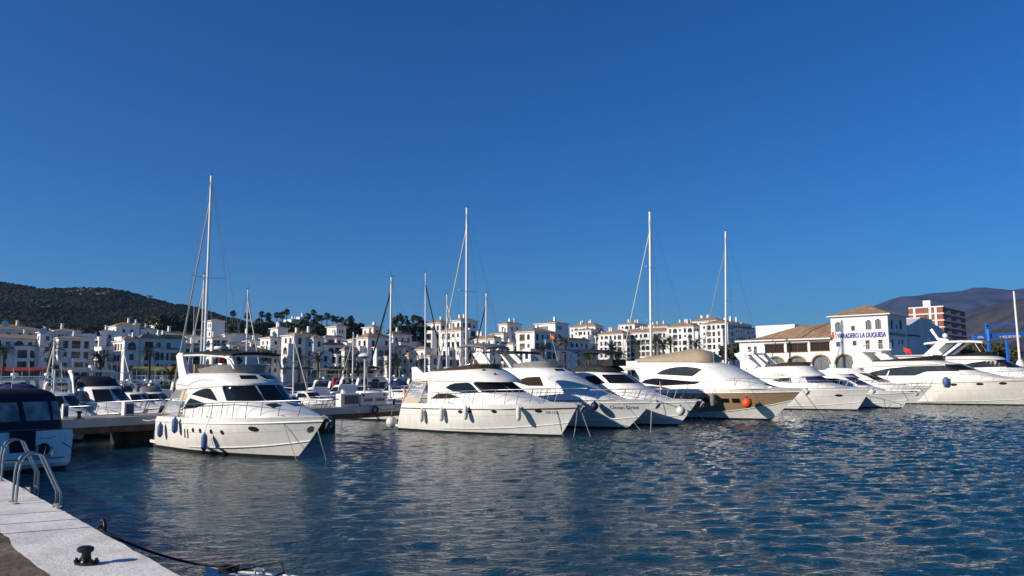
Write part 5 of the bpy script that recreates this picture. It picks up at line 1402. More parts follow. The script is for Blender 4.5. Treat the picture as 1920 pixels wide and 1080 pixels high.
    mb.add([a, b, b + e, a + e, a + Vector((0, 0, .22)), b + Vector((0, 0, .22)), b + e + Vector((0, 0, .22)), a + e + Vector((0, 0, .22))], [(0, 3, 2, 1), (4, 5, 6, 7), (0, 1, 5, 4), (1, 2, 6, 5), (2, 3, 7, 6), (3, 0, 4, 7)])
    mb.build('balcony_slab', 'wall', root)
    mb = MB()
    for k in range(15):
        p = (a + e).lerp(b + e, k / 14); mb.tube([p + Vector((0, 0, .2)), p + Vector((0, 0, 1.15))], .025, 4)
    mb.tube([a + e + Vector((0, 0, 1.15)), b + e + Vector((0, 0, 1.15))], .03, 4); mb.build('balcony_rail', 'white_paint', root)
    mb = MB(); s = (on_plane(C0, HV, 1668.5, 626) - C0).dot(UV), (on_plane(C0, HV, 1697, 627) - C0).dot(UV); z = on_plane(C0, HV, 1682, 627).z
    p, q = C0 + UV * s[0], C0 + UV * s[1]; n = HV * .25
    mb.add([(p.x, p.y, z - .2), (q.x, q.y, z - .2), (q.x + n.x, q.y + n.y, z - .2), (p.x + n.x, p.y + n.y, z - .2), (p.x, p.y, z + .18), (q.x, q.y, z + .18), (q.x + n.x, q.y + n.y, z + .18), (p.x + n.x, p.y + n.y, z + .18)], [(0, 3, 2, 1), (4, 5, 6, 7), (0, 1, 5, 4), (1, 2, 6, 5), (2, 3, 7, 6), (3, 0, 4, 7)])
    mb.build('blue_band', 'panel_blue', root)
    a, b = on_plane(o1, -UV, 1570, 630), on_plane(o1, -UV, 1661.5, 625)
    W = (b - a).dot(HV); zt = (a.z + b.z) / 2 - .42
    me = lettering('lettering', 'VARADERO LA DUQUESA', 1.15, 'letter_blue', root, (0, 0, 0), (0, 0, 0), .03, align='LEFT', bold=.03)
    wid = max(v.co.x for v in me.data.vertices) - min(v.co.x for v in me.data.vertices)
    p = o1 + HV * ((a - o1).dot(HV)) - UV * .06
    me.location = (p.x, p.y, zt - .05); me.rotation_euler = (R(90), 0, R(HEAD)); me.scale = (W / wid, 1.0, 1)
    # the emblem beside it: a red figure over a travel-lift outline
    mb = MB(); c = on_plane(o1, -UV, 1564, 629)
    def rp(s0, s1, z0, z1, mi=0):
        p, q = c + HV * s0, c + HV * s1; n = -UV * .05
        mb.add([(p.x, p.y, c.z + z0), (q.x, q.y, c.z + z0), (q.x + n.x, q.y + n.y, c.z + z0), (p.x + n.x, p.y + n.y, c.z + z0), (p.x, p.y, c.z + z1), (q.x, q.y, c.z + z1), (q.x + n.x, q.y + n.y, c.z + z1), (p.x + n.x, p.y + n.y, c.z + z1)], [(0, 3, 2, 1), (4, 5, 6, 7), (0, 1, 5, 4), (1, 2, 6, 5), (2, 3, 7, 6), (3, 0, 4, 7)], mi)
    rp(-.35, -.05, .15, .6); rp(-.55, .05, -.15, .1); rp(-.35, 0, -.55, -.18); rp(.25, .37, -.6, -.05, 1); rp(.2, .3, .1, .6, 1); rp(.18, .45, .05, .12, 1)
    mb.build('emblem', ['red_flag', 'letter_black'], root)
    return C0
YC = boatyard()
r_, _o = house('plain white block behind the tiled wing of the boatyard house', [(1417, 1490, 1500, 612, 172, V(seed=60, skip=1.0, roof='flat', chim=0))], 'boat_shed', 'boatyard sheds')
r_, _o = house('white shed with one sunlit end beside the boatyard house', [(1696, 1725, 1748, 595, 146, V(seed=61, skip=1.0, roof=None, chim=0))], 'boat_shed', 'boatyard sheds')
def lean_shed():
    t = thing('boat_shed', 'grey shaded shed with sloping roof line between boatyard and brick tower', 'building', (0, 0, 0), 0, 'boatyard sheds')
    o = at_d(1699, 640, 138)
    pts = [on_plane(o, HV, x, y) for x, y in ((1701, 612), (1726, 596), (1760, 612), (1790, 640), (1812, 662))]
    s = [((p - o).dot(UV), p.z) for p in pts]
    poly = [(s[0][0], LAND_Z)] + s + [(s[-1][0], LAND_Z)]
    mb = MB()
    A = [Vector((o.x, o.y, 0)) + UV * a + Vector((0, 0, z)) for a, z in poly]; B_ = [p - HV * 9 for p in A]
    n = len(A); mb.add(A + B_, [tuple(range(n)), tuple(range(2 * n - 1, n - 1, -1))] + [(i, (i + 1) % n, (i + 1) % n + n, i + n) for i in range(n)])
    mb.build('wall', 'wall_old', t)
    mb = MB(); a, b = on_plane(o, HV, 1702, 628), on_plane(o, HV, 1724, 630)
    mb.tube([a + HV * .08, b + HV * .08], .14, 4); mb.build('blue_band', 'panel_blue', t)
    mb = MB(); a = on_plane(o, HV, 1738, 652) + HV * .03
    mb.add([a, a + UV * 3, a + UV * 3 + Vector((0, 0, 2)), a + Vector((0, 0, 2))], [(0, 1, 2, 3)]); mb.build('door', 'pane', t)
lean_shed()
def brick_tower():
    root = thing('tower_block', 'brick and white tower block with shaded balconies before the mountains', 'building')
    C0, La, Lb, zt = volume(root, 1703, 1767, 1809, 574, 330, seed=70, style='french', wall='brick_red', roof=None, chim=0, dens=.62, skip=.2, glass='pane_grey')
    nf = int((zt - LAND_Z) / FLOOR)
    for f in range(nf + 1):
        z = zt - f * FLOOR
        mb = MB(); a, b, c = C0 - HV * La, C0, C0 + UV * Lb
        for p, q, n in ((a, b, -UV), (b, c, HV)):
            e = n * (.35 if n is HV else .12)
            mb.add([(p.x, p.y, z - .3), (q.x, q.y, z - .3), (q.x + e.x, q.y + e.y, z - .3), (p.x + e.x, p.y + e.y, z - .3), (p.x, p.y, z + .2), (q.x, q.y, z + .2), (q.x + e.x, q.y + e.y, z + .2), (p.x + e.x, p.y + e.y, z + .2)], [(0, 3, 2, 1), (4, 5, 6, 7), (0, 1, 5, 4), (1, 2, 6, 5), (2, 3, 7, 6), (3, 0, 4, 7)])
        mb.build('floor_band', 'white_paint', root)
    for k, s in enumerate((.14, .60, .76)):
        mb = MB(); p = C0 - HV * La * (1 - s); q = p + HV * .95; e = -UV * .16
        mb.add([(p.x, p.y, LAND_Z), (q.x, q.y, LAND_Z), (q.x + e.x, q.y + e.y, LAND_Z), (p.x + e.x, p.y + e.y, LAND_Z), (p.x, p.y, zt), (q.x, q.y, zt), (q.x + e.x, q.y + e.y, zt), (p.x + e.x, p.y + e.y, zt)], [(0, 3, 2, 1), (4, 5, 6, 7), (0, 1, 5, 4), (1, 2, 6, 5), (2, 3, 7, 6), (3, 0, 4, 7)])
        mb.build('white_strip', 'white_paint', root)
    for f in range(nf):
        for s in (.12, .55):
            z = zt - 2.2 - f * FLOOR
            mb = MB(); p = C0 + UV * Lb * s; q = p + UV * 3.6; e = HV * 1.1
            mb.add([(p.x, p.y, z - .5), (q.x, q.y, z - .5), (q.x + e.x, q.y + e.y, z - .5), (p.x + e.x, p.y + e.y, z - .5), (p.x, p.y, z + .45), (q.x, q.y, z + .45), (q.x + e.x, q.y + e.y, z + .45), (p.x + e.x, p.y + e.y, z + .45)], [(0, 3, 2, 1), (4, 5, 6, 7), (0, 1, 5, 4), (1, 2, 6, 5), (2, 3, 7, 6), (3, 0, 4, 7)])
            mb.build('balcony', 'wall_old', root)
    volume(root, 1730, 1744, 1760, 565, 336, zbase=zt - .1, seed=71, wall='wall', roof='flat', chim=0, skip=1.0)
brick_tower()
def travel_lift():
    root = thing('travel_lift', 'blue travel lift crane with white lettering beyond the yachts', 'boat crane')
    Y = 142
    def P(x, y): return at_d(x, y, Y)
    def beam(name, a, b, w, h):
        mb = MB(); d = (b - a); n = Vector((d.y, -d.x, 0))
        if n.length < .01: n = Vector((1, 0, 0))
        n.normalize(); u = d.normalized().cross(n)
        r = []
        for p in (a, b): r.append([p + n * w + u * h, p - n * w + u * h, p - n * w - u * h, p + n * w - u * h])
        mb.grid(r, close=True); mb.face(r[0]); mb.face(r[1]); mb.build(name, 'blue_steel', root)
    beam('main_beam', P(1824, 632), P(1990, 622), .25, .40)
    for x, top, bot in ((1853, 633, 702), (1887.5, 637, 702), (1965, 628, 702)):
        beam('leg', P(x, top), Vector((P(x, top).x, Y, LAND_Z)), .2, .2)
        mb = MB(); mb.lathe([(0, -.3), (.6, -.3), (.6, .3), (0, .3)], 14, (P(x, top).x, Y, LAND_Z + .6), axis='y'); mb.build('wheel', 'black', root)
    mb = MB(); a = P(1853, 640); mb.lathe([(.32, 0), (.32, 2.2)], 12, (a.x, Y - .2, a.z)); mb.build('slewing_column', 'blue_steel', root)
    beam('crane_post', P(1851, 634), P(1850, 607), .2, .2)
    beam('jib', P(1849, 611.5), P(1908, 606.5), .2, .17)
    mb = MB(); mb.tube([P(1907, 608), P(1907, 613)], .12); mb.build('hook', 'white_paint', root)
    p = P(1891, 631.5)
    t = lettering('lettering', 'T 952 89 01 00', .62, 'white_paint', root, (p.x, Y - .42, p.z - .2), (R(90), R(-3), 0), .02, bold=.012)
    p = P(1837, 632.5); mb = MB()
    for dx, w, dz in ((-.45, .9, .12), (-.6, 1.2, -.1)): mb.box(p.x + dx, p.x + dx + w, Y - .30, Y - .27, p.z + dz - .08, p.z + dz + .06)
    mb.build('emblem', 'white_paint', root)
travel_lift()

# ================================================================== plants
def frond(mb, o, az, el, L, w, curl, n=7, seg_leaf=True, rnd=random):
    d = Vector((math.cos(az), math.sin(az), 0)); p = Vector(o); e = el
    pts = []
    for k in range(n + 1):
        pts.append(p.copy()); p = p + (d * math.cos(e) + Vector((0, 0, math.sin(e)))) * (L / n); e -= curl / n
    s = Vector((-d.y, d.x, 0))
    for k in range(n):
        t = (k + .5) / n
        ww = w * math.sin(math.pi * min(1, .15 + t * .9)) ** .6
        for sg in (-1, 1):
            for q in (0, .5):
                a = pts[k].lerp(pts[k + 1], q); b = pts[k].lerp(pts[k + 1], q + .3)
                tip = a + s * sg * ww * rnd.uniform(.8, 1.1) + (pts[k + 1] - pts[k]).normalized() * ww * .6 - Vector((0, 0, ww * rnd.uniform(.25, .55)))
                mb.face([a, b, tip])
def palm(kind, seed):
    rnd = random.Random(seed)
    root = bpy.data.objects.new('palm_tree', None)
    t, c = MB(), MB()
    if kind == 'date':
        H = 8.0
        prof = [(.34, 0), (.27, .8), (.25, 3), (.24, 6.5), (.36, 7.4), (.3, 8.0), (0, 8.1)]
        t.lathe(prof, 9)
        for k in range(46):
            el = rnd.uniform(-.35, 1.35)
            frond(c, (0, 0, H - .2), rnd.uniform(0, 6.28), el, rnd.uniform(2.9, 3.7), .42, rnd.uniform(1.2, 1.9), 7, rnd=rnd)
    else:
        H = 14.0
        t.lathe([(.36, 0), (.25, 1.2), (.2, 7), (.17, 13), (.22, 14), (0, 14.1)], 8)
        for k in range(62):
            az, el = rnd.uniform(0, 6.28), rnd.uniform(-1.25, 1.4)
            o = Vector((0, 0, H)); d = Vector((math.cos(az) * math.cos(el), math.sin(az) * math.cos(el), math.sin(el)))
            q = o + d * rnd.uniform(.45, .8); c.tube([o, q], .025, 3, caps=False)
            s = d.cross(Vector((0, 0, 1)));  s = s.normalized() if s.length > .01 else Vector((1, 0, 0)); u = s.cross(d)
            for j in range(9):
                a = (j - 4) * .27
                tip = q + (d * math.cos(a) + s * math.sin(a)) * rnd.uniform(.65, .9) - Vector((0, 0, .2 * abs(a)))
                a2 = a + .13; m = q + (d * math.cos(a2) + s * math.sin(a2)) * .45; m1 = q + (d * math.cos(a - .13) + s * math.sin(a - .13)) * .45
                c.face([q, m, tip]); c.face([q, tip, m1])
    return t.mesh('trunk', 'trunk', 50), c.mesh('crown', 'frond'), H
PALMS = {k: [palm(k, s + (0 if k == 'date' else 50)) for s in range(3)] for k in ('date', 'fan')}
def put_palm(px, py, Y, kind, label, k, base=None, size=1.0):
    """crown centre at pixel (px, py)"""
    tm, cm, H = PALMS[kind][k % 3]
    c = at_d(px, py, Y); zb = LAND_Z if base is None else base(c)
    root = thing('palm_tree', label, 'palm tree', (c.x, c.y, zb), k * 1.7, 'palm trees of the town')
    h = max(1.5, c.z - zb)
    a = link('trunk', tm, root); a.scale = (size, size, h / H)
    b = link('crown', cm, root); b.scale = (size,) * 3; b.location.z = h - H * size
    return root
def rise_z(p): return 2.0 + max(0, p.z - 9.0)
DP = [(8, 655, 192, 'beside the block with red awning'), (96, 656, 190, 'tall, in front of the wide dark balconies'), (188, 673, 196, 'low, before the terraced flats'), (281, 660, 192, 'before the two small windows of the broad house'), (320, 700, 190, 'short, beside the arcaded terrace'),
      (506, 666, 218, 'in front of the low house above the black soft top'), (562, 672, 222, 'between the narrow sunlit house and the tower with tiled cap'), (597, 672, 220, 'at the foot of the tower with tiled cap'), (655, 676, 222, 'before the low house behind the lamp post'), (672, 684, 224, 'short, close behind the lamp post'),
      (744, 675, 226, 'before the house with small dark windows'), (730, 684, 228, 'short, beside the mast with black furled sail'), (790, 677, 230, 'bare and low, beside the sunlit low house'), (1059, 641, 225, 'tall, before the square tower of the corner house'), (1018, 656, 220, 'behind the small red and yellow flag'),
      (880, 664, 225, 'behind the grey bimini'), (1146, 655, 205, 'broad, behind the blue and black biminis'), (1158, 668, 195, 'low, just behind the black bimini'), (1197, 644, 260, 'before the second apartment block of the long row'), (1228, 636, 255, 'tall, beside the thick white mast'), (1243, 645, 250, 'bushy, close to the thick white mast'), (1257, 638, 255, 'tall, between the thick mast and the tan cover'), (1304, 645, 262, 'above the tan flybridge cover'), (1104, 668, 190, 'low, behind the black dodger')]
for k, (x, y, Y, w) in enumerate(DP): put_palm(x, y, Y, 'date', 'date palm ' + w, k, size=1.25 + .14 * (k % 3))
FP = [(437, 588, 'standing alone on the rise beside the tall mast'), (464, 592, 'half hidden by the thin bare mast'), (491, 589, 'first of a loose line on the rise'), (503, 593, 'slim, second of the loose line on the rise'), (519, 591, 'short crowned, before the palm pair'), (529, 591, 'lower of the pair above the villas'), (538, 585, 'taller of the pair above the villas'),
      (577, 593, 'small, at the edge of the grove'), (588, 586, 'tallest of the grove above the square tower'), (595, 597, 'in the grove, just past its tallest palm'), (603, 596, 'slim, in the middle of the grove'), (613, 593, 'full crowned, in the middle of the grove'), (624, 597, 'over the tall square tower'), (632, 599, 'over the roof ridge of the tall square tower'), (641, 600, 'last of the grove, beside the dark trees'), (658, 599, 'above the dark trees beside the tall square tower')]
for k, (x, y, w) in enumerate(FP): put_palm(x, y, 335 + (k * 7) % 20, 'fan', 'tall fan palm ' + w, k, rise_z, 1.15 + .2 * (k % 2))
def leafy(seed, n=1400, rx=3.2, rz=2.8, leaf=.42):
    rnd = np.random.RandomState(seed); c = MB()
    cl = [(rnd.normal(0, rx * .45), rnd.normal(0, rx * .45), rnd.normal(0, rz * .4), rnd.uniform(.28, .5) * rx) for _ in range(13)]
    for k in range(n):
        a = cl[rnd.randint(len(cl))]
        d = rnd.normal(0, 1, 3); d /= np.linalg.norm(d); r = a[3] * rnd.uniform(.65, 1.05)
        p = Vector((a[0], a[1], a[2])) + Vector(d) * r
        u = Vector(rnd.normal(0, 1, 3)).normalized(); v = u.cross(Vector(rnd.normal(0, 1, 3))).normalized(); s = leaf * rnd.uniform(.6, 1.3)
        c.face([p - u * s, p + v * s * .6, p + u * s, p - v * s * .6])
    t = MB(); t.tube([(0, 0, -rz - 3.5), (.1, 0, -rz * .5), (0, 0, 0)], .28, 7, r1=.12)
    for k in range(5):
        a = cl[k]; t.tube([(0, 0, -rz * .6), (a[0], a[1], a[2])], .12, 5, r1=.04)
    return t.mesh('trunk', 'trunk'), c
TREES = []
for s_, mt_ in ((1, 'leaf'), (2, 'leaf'), (3, 'leaf_olive')):
    t_, c_ = leafy(s_); TREES.append((t_, c_.mesh('crown', mt_)))
def put_tree(px, py, Y, size, label, k, cat='tree'):
    c = at_d(px, py, Y)
    root = thing('leafy_tree', label, cat, c, k * 2.1, 'leafy trees behind the houses')
    for nm, me in zip(('trunk', 'crown'), TREES[k % 3]): o = link(nm, me, root); o.scale = (size, size, size)
for k, (x, y, Y, s, w) in enumerate(((776, 625, 270, 2.3, 'round dark evergreen tree standing against the sky beside the mast'), (664, 612, 300, 2.0, 'dark evergreen tree beside the tall square tower'), (650, 622, 295, 1.6, 'lower dark tree joining the one beside the tall square tower'), (585, 612, 310, 2.0, 'dark tree in the grove below its tallest palm'), (600, 622, 300, 1.6, 'dark tree behind the roof of the tower with tiled cap'), (482, 615, 310, 1.9, 'dark spreading tree behind the plain shaded house'), (500, 606, 320, 1.7, 'dark tree on the rise below the loose line of palms'), (460, 618, 300, 1.8, 'dark tree behind the thin bare mast'), (440, 612, 320, 1.6, 'olive dark tree on the rise near the lone palm'), (345, 610, 330, 1.6, 'dark tree above the broad house near the tall mast'), (318, 613, 330, 1.8, 'dark tree on the slope above the broad house'), (300, 604, 350, 1.5, 'dark tree high on the slope above the small villa'), (366, 606, 330, 1.4, 'dark tree between the tall mast and the hill'), (430, 667, 215, 1.5, 'round tree seen over the black soft top'), (165, 628, 240, 1.2, 'dark tree between the arched top windows and the terraced flats'), (1850, 668, 165, .9, 'olive tree behind the travel lift leg'), (1872, 664, 168, 1.0, 'olive tree between the legs of the travel lift'), (1895, 668, 165, .9, 'olive bush tree beyond the second travel lift leg'), (1826, 664, 170, 1.0, 'dark tree under the hard top of the tall yacht'), (558, 640, 275, 1.2, 'green tree between the sunlit house and tower'), (1375, 660, 200, .9, 'dark shrub tree below the end apartment block'))):
    put_tree(x, y + (6 if 400 < x < 700 and y < 640 else 0), Y, s * (.72 if 400 < x < 700 else 1.0), w, k if x < 1800 else 2)

# ================================================================== sailing boats behind the pier
def solve_t(fn, px):
    lo, hi = -40.0, 130.0
    for _ in range(50):
        m = (lo + hi) / 2
        if proj(fn(m))[0] < px: lo = m
        else: hi = m
    return (lo + hi) / 2
def sail_boat(label, px, top, L=12.5, row=0, bow='in', cover='blue_canvas', furl='rope_white', thick=.11, rake=None, hullm='gelcoat_cool', spread=1, fenders=0):
    """mast foot at pixel column px (just above the decks), mast head at pixel top"""
    d0 = -5.4 if row == 0 else (-5.4 - 20)
    org = P0 if row < 2 else P2
    xm = .56 * L
    if bow == 'in': head = HEAD; fn_m = lambda t: org + UV * t + HV * (d0 - L + xm) + Vector((0, 0, 3)); fn_o = lambda t: org + UV * t + HV * (d0 - L)
    else: head = HEAD + 180; fn_m = lambda t: org + UV * t + HV * (d0 - xm) + Vector((0, 0, 3)); fn_o = lambda t: org + UV * t + HV * d0
    if row == 2:
        d0 = 3.0
        if bow == 'out': head = HEAD; fn_m = lambda t: org + UV * t + HV * (d0 + xm) + Vector((0, 0, 3)); fn_o = lambda t: org + UV * t + HV * d0
        else: head = HEAD + 180; fn_m = lambda t: org + UV * t + HV * (d0 + L - xm) + Vector((0, 0, 3)); fn_o = lambda t: org + UV * t + HV * (d0 + L)
    t = solve_t(fn_m, px); o = fn_o(t); mp = fn_m(t)
    b = Yacht('sailing_boat', label, 'sailboat', (0, 0), head, L * .88, L, L * .31, 1.15, 1.45, mats=(hullm, 'antifoul', 'gelcoat'), loc=(o.x, o.y, 0), rake=.2, group='sailing boats in the second basin')
    b.loft('coachroof', [(1.1, 1.3, L * .25, L * .76, L * .11, L * .2), (1.5, 1.5, L * .26, L * .72, L * .105, L * .18), (1.68, 1.62, L * .28, L * .68, L * .09, L * .15)])
    b.sides('cabin_window', [(L * .38, 1.36), (L * .62, 1.36), (L * .6, 1.52), (L * .39, 1.52)], 'smoked_glass', nu=6, nv=2)
    head_w = at_d(top[0], top[1], mp.y); hz = head_w.z
    dx = (head_w - Vector((mp.x, mp.y, 0))).dot(b.h)
    dx = max(-1.2, min(1.2, dx))
    foot, tip = Vector((xm, 0, 1.6)), Vector((xm + dx, 0, hz))
    mb = MB(); mb.tube([foot.lerp(tip, k / 8) for k in range(9)], thick, 8, r1=thick * .8); mast = mb.build('mast', 'mast_white', b.root, smooth=60)
    mb = MB(); mb.tube([tip + Vector((-.5, 0, .15)), tip + Vector((.1, 0, .1))], .03, 4); mb.tube([tip, tip + Vector((0, 0, .7))], .015, 4); mb.build('wind_vane', 'rail_iron', mast)
    for f in ((.55,) if spread == 1 else (.38, .68)):
        p = foot.lerp(tip, f); mb = MB(); mb.tube([p + Vector((-.25, -L * .1, .1)), p, p + Vector((-.25, L * .1, .1))], .035, 5); mb.build('spreader', 'aluminium', mast)
    mb = MB(); q = foot.lerp(tip, .9); mb.tube([q, Vector((L - .5, 0, 1.5))], .075 if furl != 'rope_dark' else .085, 6); mb.build('furled_sail', furl, b.root, smooth=60)
    for sg in (-1, 1):
        p = foot.lerp(tip, .55) + Vector((-.25, sg * L * .1, .1))
        mb = MB(); mb.tube([tip, p, Vector((xm - .2, sg * L * .145, 1.3))], .016, 4); mb.build('shroud', 'steel', b.root)
    mb = MB(); mb.tube([tip, Vector((.2, 0, 1.3))], .016, 4); mb.build('backstay', 'steel', b.root)
    mb = MB(); mb.tube([(xm, 0, 2.6), (xm - L * .42, 0, 2.75)], .07, 6); boom = mb.build('boom', 'aluminium', b.root, smooth=60)
    mb = MB(); mb.tube([(xm - .1, 0, 3.3), (xm - .4, 0, 3.0), (xm - L * .2, 0, 2.9), (xm - L * .42, 0, 2.85)], .2, 8, r1=.1); mb.build('sail_cover', cover, boom, smooth=60)
    b.rail(.4, .6, 1.6, .1, .6, mat='steel')
    return b
S = [
    ('sailing boat with the tallest mast beside the yacht with black soft top', 381, (398, 330), 15, 0, 'out', 'black_canvas', 'rope_white', .13, 1),
    ('ketch rigged sailing boat with the shorter mast close beside the tallest one', 375, (383, 515), 11, 1, 'out', 'blue_canvas', 'rope_white', .1, 1),
    ('sailing boat with thin bare mast among the palms of the rise', 461, (463, 543), 11, 2, 'out', 'blue_canvas', 'rope_white', .1, 1),
    ('sailing boat with dark furled sail beside the round lamp', 731, (735, 520), 12, 0, 'out', 'blue_canvas', 'rope_dark', .12, 1),
    ('sailing boat with dark furled sail sloping down past the sunlit houses', 797, (798, 512), 12, 1, 'in', 'blue_canvas', 'rope_dark', .11, 1),
    ('sailing boat with short mast before the sunlit apartment house', 838, (838, 552), 11, 2, 'out', 'blue_canvas', 'rope_white', .12, 1),
    ('sailing boat with tall mast behind the yacht with grey bimini', 874, (877, 390), 14, 0, 'out', 'cream_canvas', 'rope_white', .15, 1),
    ('sailing boat with dark furled sail and short mast beside the white chimneys', 911, (913, 550), 11, 1, 'out', 'blue_canvas', 'rope_dark', .13, 1),
    ('large sailing boat with thick white mast behind the tan flybridge cover', 1221, (1222, 398), 16, 0, 'out', 'cream_canvas', 'rope_white', .24, 2),
    ('sailing boat with raked mast before the end apartment block', 1361, (1365, 435), 15, 0, 'out', 'blue_canvas', 'rope_grey', .2, 1),
    ('sailing boat with slim mast before the wide dark balconies', 98, (99, 634), 9, 2, 'in', 'blue_canvas', 'rope_white', .1, 1),
    ('sailing boat with short mast before the broad house with brown roof', 231, (232, 655), 9, 2, 'out', 'blue_canvas', 'rope_white', .09, 1),
    ('sailing boat with thin mast before the narrow sunlit house', 550, (551, 625), 9, 2, 'out', 'blue_canvas', 'rope_white', .1, 1),
    ('sailing boat with short mast behind the round lamp', 661, (663, 623), 9, 2, 'in', 'blue_canvas', 'rope_white', .1, 1)]
for lab, px, top, L, row, bow, cov, fu, th, sp in S: sail_boat(lab, px, top, L, row, bow, cov, fu, th, spread=sp)
b = Yacht('sailing_boat', 'sailing boat with leaning mast beside the blue travel lift', 'sailboat', (0, 0), HEAD, 12, 13.5, 4.2, 1.4, 1.7, loc=(70.5, 118, 0))
mb = MB(); p0, p1 = at_d(1914, 690, 112), at_d(1901, 546, 112)
inv = b.root.matrix_basis.inverted() if False else (Matrix.Translation(b.o) @ Matrix.Rotation(b.a, 4, 'Z')).inverted()
mb.tube([inv @ Vector((p0.x, p0.y, 1.0)), inv @ p1], .21, 8, r1=.13); mast = mb.build('mast', 'mast_white', b.root, smooth=60)
mb = MB(); mb.tube([inv @ p1, inv @ (p1 + Vector((6, -6, -12)))], .03, 4); mb.build('stay', 'steel', mast)
mb = MB(); mb.lathe([(.6, 0), (.6, 2.4), (.5, 2.9), (.2, 3.3), (0, 3.3)], 14, inv @ Vector((p0.x, p0.y, 2.4))); mb.build('mast_boot', 'white_paint', b.root, smooth=40)

# ================================================================== smaller motor boats in the second basin
def cruiser(label, px, L=9.5, row=0, bow='in', canvas=None, hullm='gelcoat_cool', dark=0, arch=True, H_=1.0, dd=0.0):
    """px: pixel column of the stem (bow in) or of the stern (bow out), near the water"""
    org = P0 if row < 2 else P2
    d0 = (-4.4 if row == 0 else -22.0) + dd
    if row == 2: d0 = 2.2 + dd
    if row < 2:
        if bow == 'in': head = HEAD; f = lambda t: org + UV * t + HV * d0; g = lambda t: org + UV * t + HV * (d0 - L)
        else: head = HEAD + 180; f = lambda t: org + UV * t + HV * d0; g = f
    else:
        if bow == 'in': head = HEAD + 180; f = lambda t: org + UV * t + HV * d0; g = lambda t: org + UV * t + HV * (d0 + L)
        else: head = HEAD; f = lambda t: org + UV * t + HV * (d0 + L); g = lambda t: org + UV * t + HV * d0
    t = solve_t(f, px); o = g(t)
    s = L / 9.5
    b = Yacht('motor_boat', label, 'motorboat', (0, 0), head, L * .86, L, L * .33, 1.25 * s, 1.55 * s, mats=(hullm, 'antifoul', 'fender_navy'), bands=(1, 0, 2 if dark else 0, 2 if dark else 0, 0), loc=(o.x, o.y, 0), group='motor boats in the second basin')
    b.loft('cabin', [(1.25 * s, 1.4 * s, L * .2, L * .86, L * .135, L * .3), (1.7 * s, 1.65 * s, L * .22, L * .7, L * .125, L * .22), (2.1 * s * H_, 2.1 * s * H_, L * .26, L * .58, L * .115, L * .17), (2.65 * s * H_, 2.6 * s * H_, L * .28, L * .5, L * .1, L * .12)])
    for a, c in ((-.98, -.04), (.04, .98)):
        b.patch('windscreen_pane', 'front', [(a * L * .1, 1.8 * s), (c * L * .1, 1.8 * s), (c * L * .09, 2.48 * s * H_), (a * L * .09, 2.48 * s * H_)], 'smoked_glass', nu=6, nv=4)
    b.sides('side_window', [(L * .3, 1.85 * s), (L * .33, 2.4 * s * H_), (L * .46, 2.38 * s * H_), (L * .54, 1.85 * s)], 'smoked_glass', nu=8, nv=3)
    if arch:
        b.legs('arch_leg', [(L * .2, 3.5 * s), (L * .25, 3.55 * s), (L * .29, 3.25 * s), (L * .345, 1.75 * s), (L * .305, 1.75 * s), (L * .245, 3.2 * s)], L * .12, .09)
        mb = MB(); mb.box(L * .2, L * .26, -L * .12, L * .12, 3.42 * s, 3.55 * s); mb.build('arch_top', 'gelcoat_cool', b.root)
        b.radar(L * .23, 3.55 * s, .15, .25)
    if canvas:
        b.loft('canopy', [(2.45 * s, 2.6 * s, L * .14, L * .44, L * .115, L * .1), (2.95 * s, 2.95 * s, L * .17, L * .40, L * .105, L * .09), (3.2 * s, 3.15 * s, L * .2, L * .36, L * .08, L * .08)], canvas, surf=False)
    b.rail(L * .42, .55, 1.1, .25, .5)
    b.antenna(L * .25, L * .08, 2.6 * s, 2.2)
    return b
CR = [
    ('white cruiser with navy flybridge canopy, bow to the pier', 268, 12.5, 0, 'in', 'navy_canvas', 0, True),
    ('motor boat with navy hull, bow to the pier beside the navy canopy cruiser', 168, 11, 0, 'in', None, 1, True),
    ('white motor boat half hidden behind the navy canvas of the near boat', 100, 11, 0, 'in', 'blue_canvas', 0, True),
    ('small white motor boat beyond the navy canopy cruiser', 300, 9.5, 1, 'in', None, 0, True),
    ('white sport boat with black canvas behind the bow of the yacht with blue fenders', 600, 9, 0, 'in', None, 0, False),
    ('small white motor boat with wide rails beside the life ring board', 628, 8.5, 1, 'in', None, 0, False),
    ('white cruiser with swept white arch on the far pier', 690, 10, 2, 'in', None, 0, True),
    ('small white boat behind the long service cabinet', 770, 9.5, 0, 'in', None, 0, False),
    ('white sport boat beyond the stern of the yacht with grey bimini', 815, 10, 1, 'in', 'blue_canvas', 0, True),
    ('white motor boat at the far pier under the brown roof house', 245, 10, 2, 'in', None, 0, True),
    ('white motor boat at the far pier below the wide dark balconies', 150, 10, 2, 'in', 'navy_canvas', 0, True),
    ('white motor boat at the far pier below the red awning', 60, 10, 2, 'in', None, 0, True),
    ('tan hulled motor boat at the far pier beside the black parasols', 590, 10.5, 2, 'in', None, 0, True),
    ('white motor boat at the far pier beside the red life ring board', 545, 9.5, 2, 'in', None, 0, True),
    ('white motor boat at the far pier behind the mast with dark furled sail', 745, 9.5, 2, 'in', 'blue_canvas', 0, True),
    ('white motor boat at the far pier before the sunlit low house', 795, 9.5, 2, 'in', None, 0, True),
    ('white sport boat behind the sport yacht with dark windscreen', 1180, 11, 0, 'in', None, 0, True),
    ('white flybridge boat behind the tan flybridge cover', 1335, 12, 0, 'in', None, 0, True),
    ('small motor boat with grey canvas beyond the sailing boat of the tallest mast', 335, 9.5, 1, 'in', 'grey_canvas', 0, True)]
for lab, px, L, row, bow, cv, dk, ar in CR: cruiser(lab, px, L, row, bow, cv, 'tan_hull' if lab.startswith('tan') else 'gelcoat_cool', dk, ar)
